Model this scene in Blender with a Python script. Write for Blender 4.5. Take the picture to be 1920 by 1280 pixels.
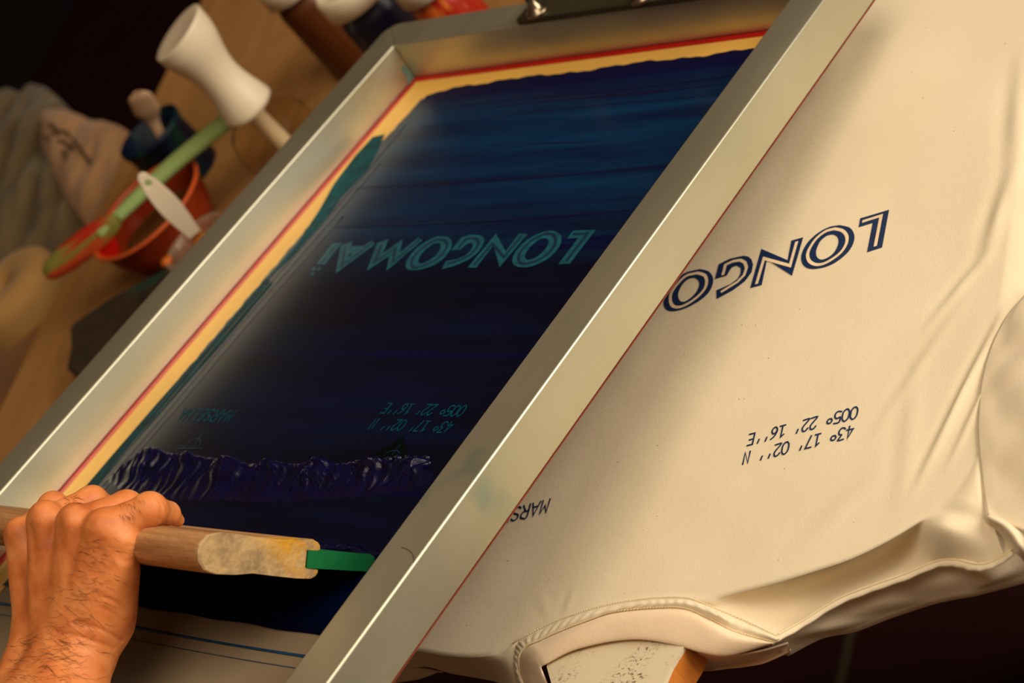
import bpy, math, random
import numpy as np
from mathutils import Matrix, Vector
from mathutils.geometry import tessellate_polygon
from mathutils.bvhtree import BVHTree

for o in list(bpy.data.objects): bpy.data.objects.remove(o)
S = 0.0093          # metres per working unit
Z0 = 1.0            # height of the printing pallet above the floor
sc = bpy.context.scene
COL = sc.collection

# ------------------------------------------------------------- camera (measured from the frame's rectangle)
F = 3936.297
W, H = 1920, 1280
def rotv(v):
    v = np.array(v); a = np.linalg.norm(v); k = v/a
    K = np.array([[0,-k[2],k[1]],[k[2],0,-k[0]],[-k[1],k[0],0]])
    return np.eye(3)+math.sin(a)*K+(1-math.cos(a))*K@K
RS, TS = rotv([-0.762888,-0.7527,-0.322475]), np.array([6.980783,9.25763,-175.109231])
RP, TP = rotv([-0.750161,-0.700731,0.000391]), np.array([30.074401,10.499727,-167.70256])
RSP = RP.T@RS                       # tilt of the raised screen against the pallet
TSP = RP.T@(TS-TP)
CAM = -RP.T@TP
def P(px, py, z=0.0):               # point on the horizontal plane of height z
    d = RP.T@np.array([(px-W/2)/F, -(py-H/2)/F, -1.0]); k = (z-CAM[2])/d[2]
    return CAM+k*d
def SP(px, py, z=0.0):              # point on a plane parallel to the screen mesh
    o = -RS.T@TS; d = RS.T@np.array([(px-W/2)/F, -(py-H/2)/F, -1.0]); k = (z-o[2])/d[2]
    return o+k*d
def HD(px, py, D):                  # point at distance D
    return RP.T@(np.array([(px-W/2)/F*D, -(py-H/2)/F*D, -D])-TP)
def depth(p): return -(RP@np.array(p)+TP)[2]
def toW(p): p = np.array(p, float); return Vector((p[0]*S, p[1]*S, p[2]*S+Z0))

cam = bpy.data.objects.new('camera', bpy.data.cameras.new('camera')); COL.objects.link(cam)
M = Matrix(RP.T.tolist()).to_4x4(); M.translation = toW(CAM); cam.matrix_world = M
cam.data.sensor_width = 36; cam.data.lens = F/1920*36; cam.data.clip_start = .05
cam.data.dof.use_dof = True; cam.data.dof.focus_distance = 159*S; cam.data.dof.aperture_fstop = 7.0
sc.camera = cam
sc.view_settings.view_transform = 'Standard'; sc.view_settings.look = 'None'
sc.view_settings.exposure = 0.0; sc.view_settings.gamma = 1.0
sc.view_settings.use_curve_mapping = False

# ------------------------------------------------------------- light: a dim room, a window to the right
wd = bpy.data.worlds.new('world'); sc.world = wd; wd.use_nodes = True
wd.node_tree.nodes['Background'].inputs[0].default_value = (1.0, .56, .28, 1)
wd.node_tree.nodes['Background'].inputs[1].default_value = 0.105
def area(name, loc, tgt, size, power, col, sy=None):
    l = bpy.data.lights.new(name, 'AREA'); l.energy = power; l.color = col; l.size = size
    if sy: l.shape = 'RECTANGLE'; l.size_y = sy
    o = bpy.data.objects.new(name, l); COL.objects.link(o)
    o.location = toW(loc); o.rotation_euler = (toW(tgt)-toW(loc)).to_track_quat('-Z', 'Y').to_euler()
    return o
area('window_light', (240, 35, 104), (-10, -5, 0), 1.7, 74, (1.0, .89, .745), 1.5)
area('overhead_light', (70, -60, 240), (0, -15, 0), 1.5, 31, (1.0, .84, .64))

# ------------------------------------------------------------- materials
def srgb(c):
    return tuple(((x/255)/12.92 if x/255 <= .04045 else ((x/255+.055)/1.055)**2.4) for x in c)
class Mat:
    def __init__(s, name, col=(.5,.5,.5), rough=.5, metal=0.0, **k):
        s.m = bpy.data.materials.new(name); s.m.use_nodes = True
        s.nt = s.m.node_tree; s.b = s.nt.nodes['Principled BSDF']
        s.b.inputs['Base Color'].default_value = (*col, 1); s.b.inputs['Roughness'].default_value = rough
        s.b.inputs['Metallic'].default_value = metal
        for kk, v in k.items(): s.b.inputs[kk.replace('_', ' ')].default_value = v
    def n(s, t, **k):
        x = s.nt.nodes.new(t)
        for kk, v in k.items(): setattr(x, kk, v)
        return x
    def l(s, a, b): s.nt.links.new(a, b)
    def coords(s, scale=(1,1,1), rot=(0,0,0)):
        tc = s.n('ShaderNodeTexCoord'); mp = s.n('ShaderNodeMapping')
        mp.inputs['Scale'].default_value = scale; mp.inputs['Rotation'].default_value = rot
        s.l(tc.outputs['Object'], mp.inputs['Vector']); return mp.outputs[0]
    def noise(s, scale, detail=3, sc_=(1,1,1), rough=.5, rot=(0,0,0), dist=0):
        n = s.n('ShaderNodeTexNoise'); n.inputs['Scale'].default_value = scale; n.inputs['Detail'].default_value = detail
        n.inputs['Roughness'].default_value = rough; n.inputs['Distortion'].default_value = dist
        s.l(s.coords(sc_, rot), n.inputs['Vector']); return n.outputs['Fac']
    def ramp(s, fac, stops, interp='LINEAR'):
        r = s.n('ShaderNodeValToRGB'); r.color_ramp.interpolation = interp
        el = r.color_ramp.elements
        while len(el) < len(stops): el.new(.5)
        for e, (p, c) in zip(el, stops):
            e.position = p; e.color = (*c, 1) if len(c) == 3 else c
        s.l(fac, r.inputs[0]); return r.outputs[0]
    def mix(s, fac, a, b, mode='MIX'):
        m = s.n('ShaderNodeMix', data_type='RGBA', blend_type=mode)
        for i, v in ((0, fac), (6, a), (7, b)):
            if hasattr(v, 'links'): s.l(v, m.inputs[i])
            elif i == 0: m.inputs[0].default_value = v
            else: m.inputs[i].default_value = (*v, 1)
        return m.outputs[2]
    def base(s, c): s.l(c, s.b.inputs['Base Color']); return s
    def bump(s, h, strength=.3, dist=.001):
        b = s.n('ShaderNodeBump'); b.inputs['Strength'].default_value = strength; b.inputs['Distance'].default_value = dist
        s.l(h, b.inputs['Height']); s.l(b.outputs[0], s.b.inputs['Normal']); return s

def m_alu():
    a = Mat('aluminium', (.62,.57,.44), .42, .9)
    base = a.ramp(a.noise(6, 4), [(.3, (.55,.545,.40)), (.7, (.66,.64,.49))])
    st = a.ramp(a.noise(9, 3, (1,1,1), .6), [(.66, (0,0,0)), (.76, (1,1,1))])
    a.base(a.mix(st, base, (.40,.48,.38)))
    a.l(a.ramp(a.noise(14, 5, (1,.15,1)), [(.2, (.34,)*3), (.8, (.52,)*3)]), a.b.inputs['Roughness'])
    a.bump(a.noise(700, 2), .06, .0005); return a.m
def m_cloth(name, c1, c2, fleck=True):
    a = Mat(name, c1, .95); a.b.inputs['Sheen Weight'].default_value = .15
    base = a.ramp(a.noise(9, 4), [(.3, c1), (.7, c2)])
    if fleck:
        v = a.n('ShaderNodeTexVoronoi'); v.inputs['Scale'].default_value = 75; a.l(a.coords(), v.inputs['Vector'])
        f = a.ramp(v.outputs['Distance'], [(.030, (1,1,1)), (.055, (0,0,0))])
        k = a.ramp(a.noise(40, 1), [(.48, (0,0,0)), (.54, (1,1,1))])
        ff = a.mix(1.0, f, k, 'MULTIPLY')
        base = a.mix(ff, base, (.33,.18,.06))
    a.base(base)
    h = a.mix(.5, a.noise(900, 2, (1,.5,1)), a.noise(160, 4)); a.bump(h, .35, .0008); return a.m
def m_simple(name, c, rough=.5, metal=0, bs=None, var=.12, **k):
    a = Mat(name, c, rough, metal, **k)
    lo = tuple(x*(1-var) for x in c); hi = tuple(min(1, x*(1+var)) for x in c)
    a.base(a.ramp(a.noise(bs or 30, 3), [(.3, lo), (.7, hi)])); return a.m
def m_wood(name, lo, hi, sc_=(1,12,12), rough=.6, scale=12, patches=None):
    a = Mat(name, lo, rough)
    g = a.ramp(a.noise(scale, 6, sc_, .65, (0,0,0), .6), [(.3, lo), (.7, hi)])
    if patches:
        g = a.mix(a.ramp(a.noise(patches[0], 4), [(patches[1], (0,0,0)), (patches[1]+.05, (1,1,1))]), g, patches[2])
    a.base(g); a.bump(a.noise(scale*4, 4, sc_), .25, .001); return a.m

ALU = m_alu()
SHIRT = m_cloth('natural_cotton', srgb((229,212,178)), srgb((237,221,189)))
RIB = m_cloth('cotton_rib', srgb((238,210,174)), srgb((244,219,184)), False)
STITCH = m_simple('cotton_thread', srgb((250,226,180)), .8)
INKPRINT = m_simple('printed_blue', (.002,.020,.085), .55, 0, 300, .3)
INLINE_C = m_simple('bare_cotton', srgb((240,214,176)), .95)
RED = m_simple('red_tape', (.50,.004,.003), .35)
YEL = m_simple('yellow_emulsion', (.86,.50,.10), .45, bs=8)
BLACKV = m_simple('void_dark', (.006,.003,.002), .9)

# ------------------------------------------------------------- object helpers
IDP = Matrix.Translation((0, 0, Z0))
MS = Matrix(RSP.tolist()).to_4x4(); MS.translation = toW(TSP)
def tag(o, label=None, cat=None, group=None, kind=None):
    if label: o['label'] = label
    if cat: o['category'] = cat
    if group: o['group'] = group
    if kind: o['kind'] = kind
    return o
def thing(name, label, cat, M=None, at=None, group=None):
    o = bpy.data.objects.new(name, None); COL.objects.link(o); o.empty_display_size = .02
    if M is None: M = Matrix.Translation(toW(at))
    o.matrix_world = M; WM[o.name] = M.copy()
    return tag(o, label, cat, group)
WM = {}
def obj(name, verts, faces, mat, parent=None, frame='p', smooth=True, origin=None, bevel=None, sub=0, solid=None, mats=None, fm=None):
    """verts in working units of frame 'p' (pallet, world-aligned) or 's' (the raised screen)."""
    base = IDP if frame == 'p' else MS
    V = np.array(verts, float)*S
    if parent is not None: Mw = WM[parent.name]
    else:
        if origin is None:
            c = (V.min(0)+V.max(0))/2; c[2] = V[:,2].min()
        else: c = np.array(origin)*S
        Mw = base@Matrix.Translation(Vector(c))
    T = np.array((Mw.inverted()@base))
    V = V@T[:3,:3].T+T[:3,3]
    me = bpy.data.meshes.new(name); me.from_pydata(V.tolist(), [], [list(map(int, f)) for f in faces]); me.update()
    o = bpy.data.objects.new(name, me); COL.objects.link(o)
    for m_ in (mats or [mat]): me.materials.append(m_)
    if fm is not None: me.polygons.foreach_set('material_index', fm)
    if smooth: me.polygons.foreach_set('use_smooth', [True]*len(me.polygons))
    if parent is not None: o.parent = parent; WM[o.name] = Mw.copy()
    else: o.matrix_world = Mw; WM[o.name] = Mw.copy()
    if solid:
        m_ = o.modifiers.new('Solidify', 'SOLIDIFY'); m_.thickness = solid*S; m_.offset = -1
    if bevel:
        m_ = o.modifiers.new('Bevel', 'BEVEL'); m_.width = bevel*S; m_.segments = 3; m_.limit_method = 'ANGLE'; m_.angle_limit = math.radians(35)
        m_.harden_normals = True
    if sub:
        m_ = o.modifiers.new('Subdivision', 'SUBSURF'); m_.levels = m_.render_levels = sub
    return o
def prism(poly, z0, z1):
    n = len(poly); v = [(*p[:2], z0) for p in poly]+[(*p[:2], z1) for p in poly]
    f = [list(range(n))[::-1], list(range(n, 2*n))]+[[i, (i+1) % n, n+(i+1) % n, n+i] for i in range(n)]
    a = sum(poly[i][0]*poly[(i+1) % n][1]-poly[(i+1) % n][0]*poly[i][1] for i in range(n))
    if a < 0: f = [x[::-1] for x in f]
    return v, f
def boxg(x0, x1, y0, y1, z0, z1): return prism([(x0,y0),(x1,y0),(x1,y1),(x0,y1)], z0, z1)
def grid(G, close_u=False, close_v=False):
    G = np.array(G, float); a, b = G.shape[:2]; f = []
    for i in range(a if close_u else a-1):
        for j in range(b if close_v else b-1):
            i2, j2 = (i+1) % a, (j+1) % b
            f.append([i*b+j, i2*b+j, i2*b+j2, i*b+j2])
    return G.reshape(-1, 3), f
def lathe(prof, c, n=48, axis=None, caps=False):
    """prof: (r, h) pairs; c: base centre; axis: unit direction."""
    ax = np.array(axis if axis is not None else (0,0,1.0)); ax = ax/np.linalg.norm(ax)
    u = np.cross(ax, (1,0,0) if abs(ax[0]) < .9 else (0,1,0)); u /= np.linalg.norm(u); w = np.cross(ax, u)
    G = [[np.array(c)+ax*h+(u*math.cos(t)+w*math.sin(t))*r for r, h in prof] for t in np.linspace(0, 2*math.pi, n, endpoint=False)]
    return grid(G, close_u=True)
def catmull(pts, n):
    pts = np.array(pts, float); P_ = np.vstack([2*pts[0]-pts[1], pts, 2*pts[-1]-pts[-2]]); out = []
    for i in range(len(pts)-1):
        a, b, c, d = P_[i:i+4]
        for t in np.arange(n)/n:
            out.append(.5*((2*b)+(-a+c)*t+(2*a-5*b+4*c-d)*t*t+(-a+3*b-3*c+d)*t**3))
    out.append(pts[-1]); return np.array(out)
def tube(pts, r, n=10):
    pts = np.array(pts, float); R = np.broadcast_to(np.array(r, float), (len(pts),)); G = []
    T = np.gradient(pts, axis=0); T /= np.linalg.norm(T, axis=1)[:,None]+1e-9
    u = np.cross(T[0], (.3,.5,.8)); u /= np.linalg.norm(u)
    for p, t, rr in zip(pts, T, R):
        u = u-t*(u@t); u /= np.linalg.norm(u); w = np.cross(t, u)
        G.append([p+(u*math.cos(a)+w*math.sin(a))*rr for a in np.linspace(0, 2*math.pi, n, endpoint=False)])
    v, f = grid(G, close_v=True); v = list(map(list, v))
    k = len(v); v += [pts[0].tolist(), pts[-1].tolist()]; m_ = (len(pts)-1)*n
    f += [[k, (i+1) % n, i] for i in range(n)]+[[k+1, m_+i, m_+(i+1) % n] for i in range(n)]
    return v, f
def flatbar(pts, wid, thick, wdir, n=16, tdir=None):
    """an elliptical bar along pts, wid/thick per point, wide along wdir."""
    pts = np.array(pts, float); G = []
    T = np.gradient(pts, axis=0); T /= np.linalg.norm(T, axis=1)[:,None]
    for p, t, w_, h_ in zip(pts, T, wid, thick):
        u = np.array(wdir)-t*(np.array(wdir)@t); u /= np.linalg.norm(u); q = np.cross(t, u)
        G.append([p+u*math.cos(a)*w_+q*math.sin(a)*h_ for a in np.linspace(0, 2*math.pi, n, endpoint=False)])
    v, f = grid(G, close_v=True); m_ = (len(pts)-1)*n
    f += [list(range(n))[::-1], [m_+i for i in range(n)]]
    return v, f
def join(*vf):
    V, Fc = [], []
    for v, f in vf:
        k = len(V); V += [list(map(float, x)) for x in v]; Fc += [[i+k for i in q] for q in f]
    return V, Fc
def vnoise(x, y, seed=0):
    r = np.random.default_rng(seed); v = 0*np.array(x, float)
    for k in range(10):
        a = r.uniform(0, 2*math.pi); fr = r.uniform(.6, 1.6)
        v = v+np.sin(fr*(x*math.cos(a)+y*math.sin(a))+r.uniform(0, 6.28))
    return v/10

# ------------------------------------------------------------- the setting
FLOORZ = -Z0/S
fl = Mat('floor_tiles', (.05,.004,.003), .6)
fl.base(fl.ramp(fl.noise(5, 5), [(.3, (.020,.0006,.0005)), (.7, (.032,.0012,.0009))]))
v, f = boxg(-420, 330, -330, 420, FLOORZ-6, FLOORZ)
flo = tag(obj('floor', v, f, fl.m, smooth=False), kind='structure')
a_, b_ = P(1597, 1180, FLOORZ), P(1575, 1280, FLOORZ)
gd = (b_-a_)[:2]; gd /= np.linalg.norm(gd); gn = np.array([-gd[1], gd[0]])
jv = []
for k in (-2, -1, 0, 1, 2):
    for dd, nn in ((gd, gn), (gn, gd)):
        c0 = a_[:2]+nn*k*58+(gd*29 if nn is gd else 0)
        q = [c0-dd*180-nn*.75, c0+dd*180-nn*.75, c0+dd*180+nn*.75, c0-dd*180+nn*.75]
        jv.append(prism([tuple(p) for p in q], FLOORZ, FLOORZ+.12))
v, f = join(*jv)
obj('grout', v, f, m_simple('grout', (.055,.035,.012), .9), flo, smooth=False)
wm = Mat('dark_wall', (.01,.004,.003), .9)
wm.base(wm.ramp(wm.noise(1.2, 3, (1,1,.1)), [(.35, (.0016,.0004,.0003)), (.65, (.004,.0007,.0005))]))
v, f = boxg(-425, -420, -330, 420, FLOORZ, 190)
tag(obj('wall_left', v, f, wm.m, smooth=False), kind='structure')
v, f = boxg(-420, 330, 420, 425, FLOORZ, 190)
tag(obj('wall_back', v, f, wm.m, smooth=False), kind='structure')

# ------------------------------------------------------------- work table on the left
ZT = -8.0
ply = m_wood('plywood', srgb((158,112,60)), srgb((188,138,80)), (5,.55,1), .55, 5)
e0, e1 = P(378, 0, ZT), P(0, 765, ZT); ed = e1-e0
ta, tb = e0-ed*.5, e1+ed*.55
ctr = np.array([1.0, .35, 0])*0
tp = [tuple((ta)[:2]), tuple((tb)[:2]), (-70, -64), (-66, 52), (-30, 70), (20, 100), (-20, 175)]
tbl = thing('work_table', 'light plywood work table behind the screen, covered with jars and spoons', 'table', at=(-100, 40, FLOORZ))
v, f = prism(tp, ZT-2.5, ZT); obj('tabletop', v, f, ply, tbl, smooth=False, bevel=.15)
for q in ((-117, -20), (-72, -55), (-112, 110), (-89, 100)):
    v, f = boxg(q[0]-2.5+4, q[0]+2.5+4, q[1]-2.5, q[1]+2.5, FLOORZ, ZT-2.5); obj('leg', v, f, ply, tbl, smooth=False, bevel=.2)

# ------------------------------------------------------------- pallet (printing board) and its stand
lam = Mat('worn_white_laminate', srgb((222,206,172)), .5)
sp1 = lam.ramp(lam.noise(300, 4, (1,1.6,1), .75), [(.55, (0,0,0)), (.60, (1,1,1))])
sp2 = lam.ramp(lam.noise(26, 4), [(.47, (0,0,0)), (.56, (1,1,1))])
lam.base(lam.mix(lam.mix(1.0, sp1, sp2, 'MULTIPLY'), srgb((226,210,176)), srgb((95,84,62))))
obrd = m_wood('orange_plywood_edge', srgb((196,112,34)), srgb((218,134,50)), (1,6,1), .55, 20)
pal = thing('printing_pallet', 'white laminated printing board under the T-shirt, its worn neck bare', 'pallet', at=(-16, -15, -6))
def rc(cx, cy, r, a0, a1, n=7): return [(cx+r*math.cos(math.radians(a)), cy+r*math.sin(math.radians(a))) for a in np.linspace(a0, a1, n)]
n0, n1, n2, n3 = P(1275, 1208)[:2], P(1238, 1280)[:2], P(1020, 1245)[:2], P(1030, 1281)[:2]
bd = rc(3.0, -26.0, 5.5, 0, -90)+[(n0[0]+2.5, -33.5), (n0[0]+.6, -35.2), tuple(n0+[0.05, 0]), ((n0[0]+n1[0])/2-.15, (n0[1]+n1[1])/2), tuple(n1), (n1[0]-.3, -60), (n3[0]+.4, -60), tuple(n3), tuple(n2), (n2[0]-.5, -36), (n2[0]-3, -34)]+rc(-35, -27.5, 5.5, -90, -180)+[(-40.5, 75), (8.5, 75)]
v, f = prism([tuple(p) for p in bd], -.7, -.35)
obj('laminate', v, f, lam.m, pal, smooth=False)
v, f = prism([tuple(p) for p in bd], -3.2, -.7)
obj('board', v, f, obrd, pal, smooth=False)
stm = m_simple('dark_steel', (.03,.025,.02), .5, .7)
v, f = join(boxg(-22, -12, -30, 60, -7, -3.2), boxg(-24, -10, 20, 40, FLOORZ+4, -7), boxg(-28, -6, 16, 44, FLOORZ, FLOORZ+4))
obj('stand', v, f, stm, pal, smooth=False)

# ------------------------------------------------------------- the screen
XL, XR, YT, RW, RH = -44.128, 9.015, 26.482, 4.123, 4.394
YB = -72.0
scr = thing('printing_screen', 'aluminium framed silkscreen with dark blue inked mesh raised over the shirt', 'screen', M=MS)
o_ = RW
def rail(poly):
    v, f = prism(poly, 0, RH); return obj('rail', v, f, ALU, scr, frame='s', smooth=True, bevel=.22)
g = .0
rail([(XL, YT), (XL-o_+.5, YT+o_-.5), (XL-o_, YT+o_-1.5), (XL-o_, YB-o_+1.5), (XL-o_+.5, YB-o_+.5), (XL, YB)])
rail([(XR, YT), (XR+o_-.5, YT+o_-.5), (XR+o_, YT+o_-1.5), (XR+o_, YB-o_+1.5), (XR+o_-.5, YB-o_+.5), (XR, YB)])
rail([(XL, YT), (XL-o_+.5, YT+o_-.5), (XL-o_+1.5, YT+o_), (XR+o_-1.5, YT+o_), (XR+o_-.5, YT+o_-.5), (XR, YT)])
rail([(XL, YB), (XL-o_+.5, YB-o_+.5), (XL-o_+1.5, YB-o_), (XR+o_-1.5, YB-o_), (XR+o_-.5, YB-o_+.5), (XR, YB)])
# mesh: thin stretched polyester, greyish, lets a little light through
mm = Mat('polyester_mesh', srgb((134,118,92)), .6)
mm.base(mm.ramp(mm.noise(12, 3), [(.3, srgb((126,110,86))), (.7, srgb((140,124,98)))]))
mm.b.inputs['Transmission Weight'].default_value = .0
mm.b.inputs['Coat Weight'].default_value = .2; mm.b.inputs['Coat Roughness'].default_value = .3
v, f = boxg(XL-.6, XR+.6, YB-.6, YT+.6, -.16, -.02)
msh = obj('mesh', v, f, mm.m, scr, frame='s', smooth=False)
def ring(x0, x1, y0, y1, w_, z0, z1):
    return join(boxg(x0, x0+w_, y0, y1, z0, z1), boxg(x1-w_, x1, y0, y1, z0, z1), boxg(x0+w_, x1-w_, y0, y0+w_, z0, z1), boxg(x0+w_, x1-w_, y1-w_, y1, z0, z1))
v, f = ring(XL, XR, YB, YT, .80, -.02, .05)
obj('red_border', v, f, RED, scr, frame='s', smooth=False)
# thin red line glued below the right rail
v, f = boxg(XR+RW-.4, XR+RW+.01, YB-3, YT+3, -.05, -.0); obj('glue_line', v, f, m_simple('dried_red_glue', (.20,.03,.012), .6), scr, frame='s', smooth=False)
v, f = ring(XL+.80, XR-.80, YB+.80, YT-.80, 3.2, -.02, .03)
V = np.array(v); obj('yellow_border', V[:, :], f, YEL, scr, frame='s', smooth=False)

# ink film: wet blue ink spread over the mesh
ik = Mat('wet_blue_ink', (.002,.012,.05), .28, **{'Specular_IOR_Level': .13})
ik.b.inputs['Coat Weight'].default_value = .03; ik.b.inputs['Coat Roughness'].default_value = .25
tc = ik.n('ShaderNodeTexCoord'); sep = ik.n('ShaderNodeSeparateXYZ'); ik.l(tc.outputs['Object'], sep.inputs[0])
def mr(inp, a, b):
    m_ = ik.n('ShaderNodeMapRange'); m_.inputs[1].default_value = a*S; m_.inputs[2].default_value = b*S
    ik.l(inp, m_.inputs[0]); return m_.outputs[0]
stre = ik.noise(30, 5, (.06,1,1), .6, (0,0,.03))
thin = ik.ramp(stre, [(.40, (.0008,.010,.045)), (.62, (.001,.030,.090))])  # bluer tone, stands in for light reflected at the far end
thick = ik.ramp(ik.noise(30, 4, (.1,1,1)), [(.4, (.0003,.0012,.010)), (.65, (.0005,.004,.026))])  # near-black tone, stands in for a dark reflection in the film
yf = ik.ramp(mr(sep.outputs['Y'], -12, 12), [(.25, (0,0,0)), (.75, (1,1,1))])  # reflection painted into the ink colour: blue far off, near-black from the middle nearer
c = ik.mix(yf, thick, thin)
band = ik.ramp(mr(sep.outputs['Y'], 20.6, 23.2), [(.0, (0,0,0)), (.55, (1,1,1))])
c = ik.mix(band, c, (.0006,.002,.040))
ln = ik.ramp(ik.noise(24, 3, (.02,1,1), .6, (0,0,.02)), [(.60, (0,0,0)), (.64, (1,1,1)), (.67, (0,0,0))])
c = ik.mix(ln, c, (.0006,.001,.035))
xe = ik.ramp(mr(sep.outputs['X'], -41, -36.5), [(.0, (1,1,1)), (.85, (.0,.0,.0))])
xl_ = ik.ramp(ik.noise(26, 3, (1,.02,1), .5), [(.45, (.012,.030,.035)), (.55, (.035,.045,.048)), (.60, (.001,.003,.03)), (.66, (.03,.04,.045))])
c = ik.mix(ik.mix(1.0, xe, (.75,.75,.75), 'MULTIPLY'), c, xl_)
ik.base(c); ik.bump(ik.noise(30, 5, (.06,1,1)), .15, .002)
xs = np.linspace(0, 1, 150); ys = np.linspace(0, 1, 260); G = []
YI0, YI1 = -44.0, 23.9
for u in xs:
    row = []
    for w_ in ys:
        y = YI0+(YI1-YI0)*w_
        xl = -40.5+.08*math.sin(y*1.9)+.05*math.sin(y*4.3+1)+max(0, y-14)*.10
        xr = 8.5
        x = xl+(xr-xl)*u
        yy = y
        if w_ > .9: yy = y+(w_-.9)/.1*(.16*math.sin(x*.42)+.10*math.sin(x*1.3+2)+.06*math.sin(x*3.1)-max(0, (-36-x))*.35-max(0, x-2)*.1)
        if w_ < .08: yy = y+(.08-w_)/.08*(.06*math.sin(x*.8))
        row.append((x, yy, .07))
    G.append(row)
v, f = grid(G)
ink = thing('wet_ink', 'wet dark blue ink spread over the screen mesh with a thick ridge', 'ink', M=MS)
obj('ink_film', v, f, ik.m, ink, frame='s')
# teal smear at the upper left edge of the film
teal = m_simple('teal_smear', (.002,.065,.080), .6, bs=60, var=.5, Specular_IOR_Level=.1)
sm = [SP(x, y) for x, y in [(722,253),(700,258),(668,292),(628,345),(600,395),(560,455),(505,520),(500,528),(560,470),(610,415),(640,370),(690,318),(705,290)]]
v, f = prism([tuple(p[:2]) for p in sm], .08, .11); obj('teal_smear', v, f, teal, ink, frame='s', smooth=False)
tl = [SP(x, y) for x, y in [(500,522),(400,640),(300,752),(205,862),(160,915),(150,930),(172,925),(222,866),(318,756),(418,644),(512,532)]]
v, f = prism([tuple(p[:2]) for p in tl], .075, .10); obj('teal_smear', v, f, m_simple('teal_edge', (.002,.036,.046), .6, bs=60, var=.5, Specular_IOR_Level=.1), ink, frame='s', smooth=False)
# long scraped lines beside the left rail
navy = Mat('navy_streak', (.0006,.001,.030), .3).m
for (x0, y0), (x1, y1), w_ in (((-38.6,18),(-39.2,-30),.09), ((-37.6,12),(-38.2,-32),.07), ((-36.4,4),(-37.4,-33),.08), ((-39.6,8),(-39.9,-24),.06)):
    pts = [(x0+(x1-x0)*t+.12*math.sin(t*9+x0), y0+(y1-y0)*t, .085) for t in np.linspace(0, 1, 30)]
    v, f = flatbar(pts, [w_*(.7+.5*abs(math.sin(i))) for i in range(30)], [.03]*30, (1,0,0), 8); obj('ink_streak', v, f, navy, ink, frame='s')
# streaks across: left by the squeegee
for y0, xa, xb, w_ in ((19.2,-30,4,.16), (20.2,-33,5,.12), (8.0,-38,7,.12), (2.2,-36,8,.10), (12.6,-20,-8,.09), (17.6,-36,0,.08)):
    pts = [(xa+(xb-xa)*t, y0+.25*math.sin(t*5+y0), .08) for t in np.linspace(0, 1, 30)]
    v, f = flatbar(pts, [max(.02, w_*math.sin(math.pi*(i+.6)/30)) for i in range(30)], [.03]*30, (0,1,0), 8); obj('ink_streak', v, f, navy, ink, frame='s')
lt = m_simple('thin_blue_trail', (.004,.045,.105), .5, bs=50, var=.4)
for y0, w_ in ((-45.9,.16), (-47.0,.04)):
    pts = [(-42.5+51*t, y0+.10*math.sin(t*7), .02) for t in np.linspace(0, 1, 40)]
    v, f = flatbar(pts, [w_*(.95+.25*math.sin(i*.17)) for i in range(40)], [.03]*40, (0,1,0), 8); obj('ink_trail', v, f, lt, ink, frame='s')

# thick ridge of ink
ri = Mat('thick_blue_ink', (.0012,.0022,.06), .3, **{'Coat_Weight': .12, 'Specular_IOR_Level': .3})
ri.b.inputs['Coat Roughness'].default_value = .12
ri.base(ri.ramp(ri.noise(60, 3), [(.3, (.0002,.0004,.014)), (.7, (.0005,.0009,.036))]))
ri.bump(ri.noise(120, 3, (1,.3,1)), .35, .002)
top = catmull([SP(x, y)[:2] for x, y in [(215,884),(262,862),(300,846),(340,852),(370,855),(430,862),(500,872),(560,872),(590,868),(640,872),(700,870),(760,866),(806,858)]], 12)
bot = catmull([SP(x, y)[:2] for x, y in [(196,908),(235,925),(270,930),(300,938),(360,944),(430,944),(500,946),(560,944),(610,940),(670,936),(720,930),(780,920),(812,905)]], 12)
NU = 260; uu = np.linspace(0, 1, NU); tt = np.linspace(0, 1, len(top))
tx = np.stack([np.interp(uu, tt, top[:,k]) for k in (0,1)], 1); bx = np.stack([np.interp(uu, tt, bot[:,k]) for k in (0,1)], 1)
rng = np.random.default_rng(4); G = []
nz1 = np.cumsum(rng.normal(size=NU)); nz1 -= np.convolve(np.pad(nz1, 12, 'edge'), np.ones(25)/25, 'valid')
for i in range(NU):
    row = []; e = min(1, i/14, (NU-1-i)/14)
    for j, w_ in enumerate(np.linspace(0, 1, 44)):
        p = tx[i]*(1-w_)+bx[i]*w_; x = p[0]
        prof = math.exp(-((w_-.17)/.13)**2)*.95+math.exp(-((w_-.42)/.17)**2)*.75*(.7+.3*math.sin(x*.5))+.32*max(0, 1-w_)*min(1, w_*9)
        rake = .5+.5*math.sin(x*5.2+1.2*math.sin(x*1.7)+w_*3)
        hgt = prof*(.72+.28*math.sin(x*1.1+.6))+.26*rake*min(1, w_*3)*(1-w_)**.6+.08*math.sin(x*13+w_*7)*(1-w_)
        hgt *= e; row.append((x+.25*math.sin(w_*8+x), p[1]+.16*nz1[i]*(1-w_)*e*.4, .06+max(0, hgt)*min(1, w_*14)*min(1, (1-w_)*5)))
    G.append(row)
v, f = grid(G); obj('ink_ridge', v, f, ri.m, ink, frame='s')
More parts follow.
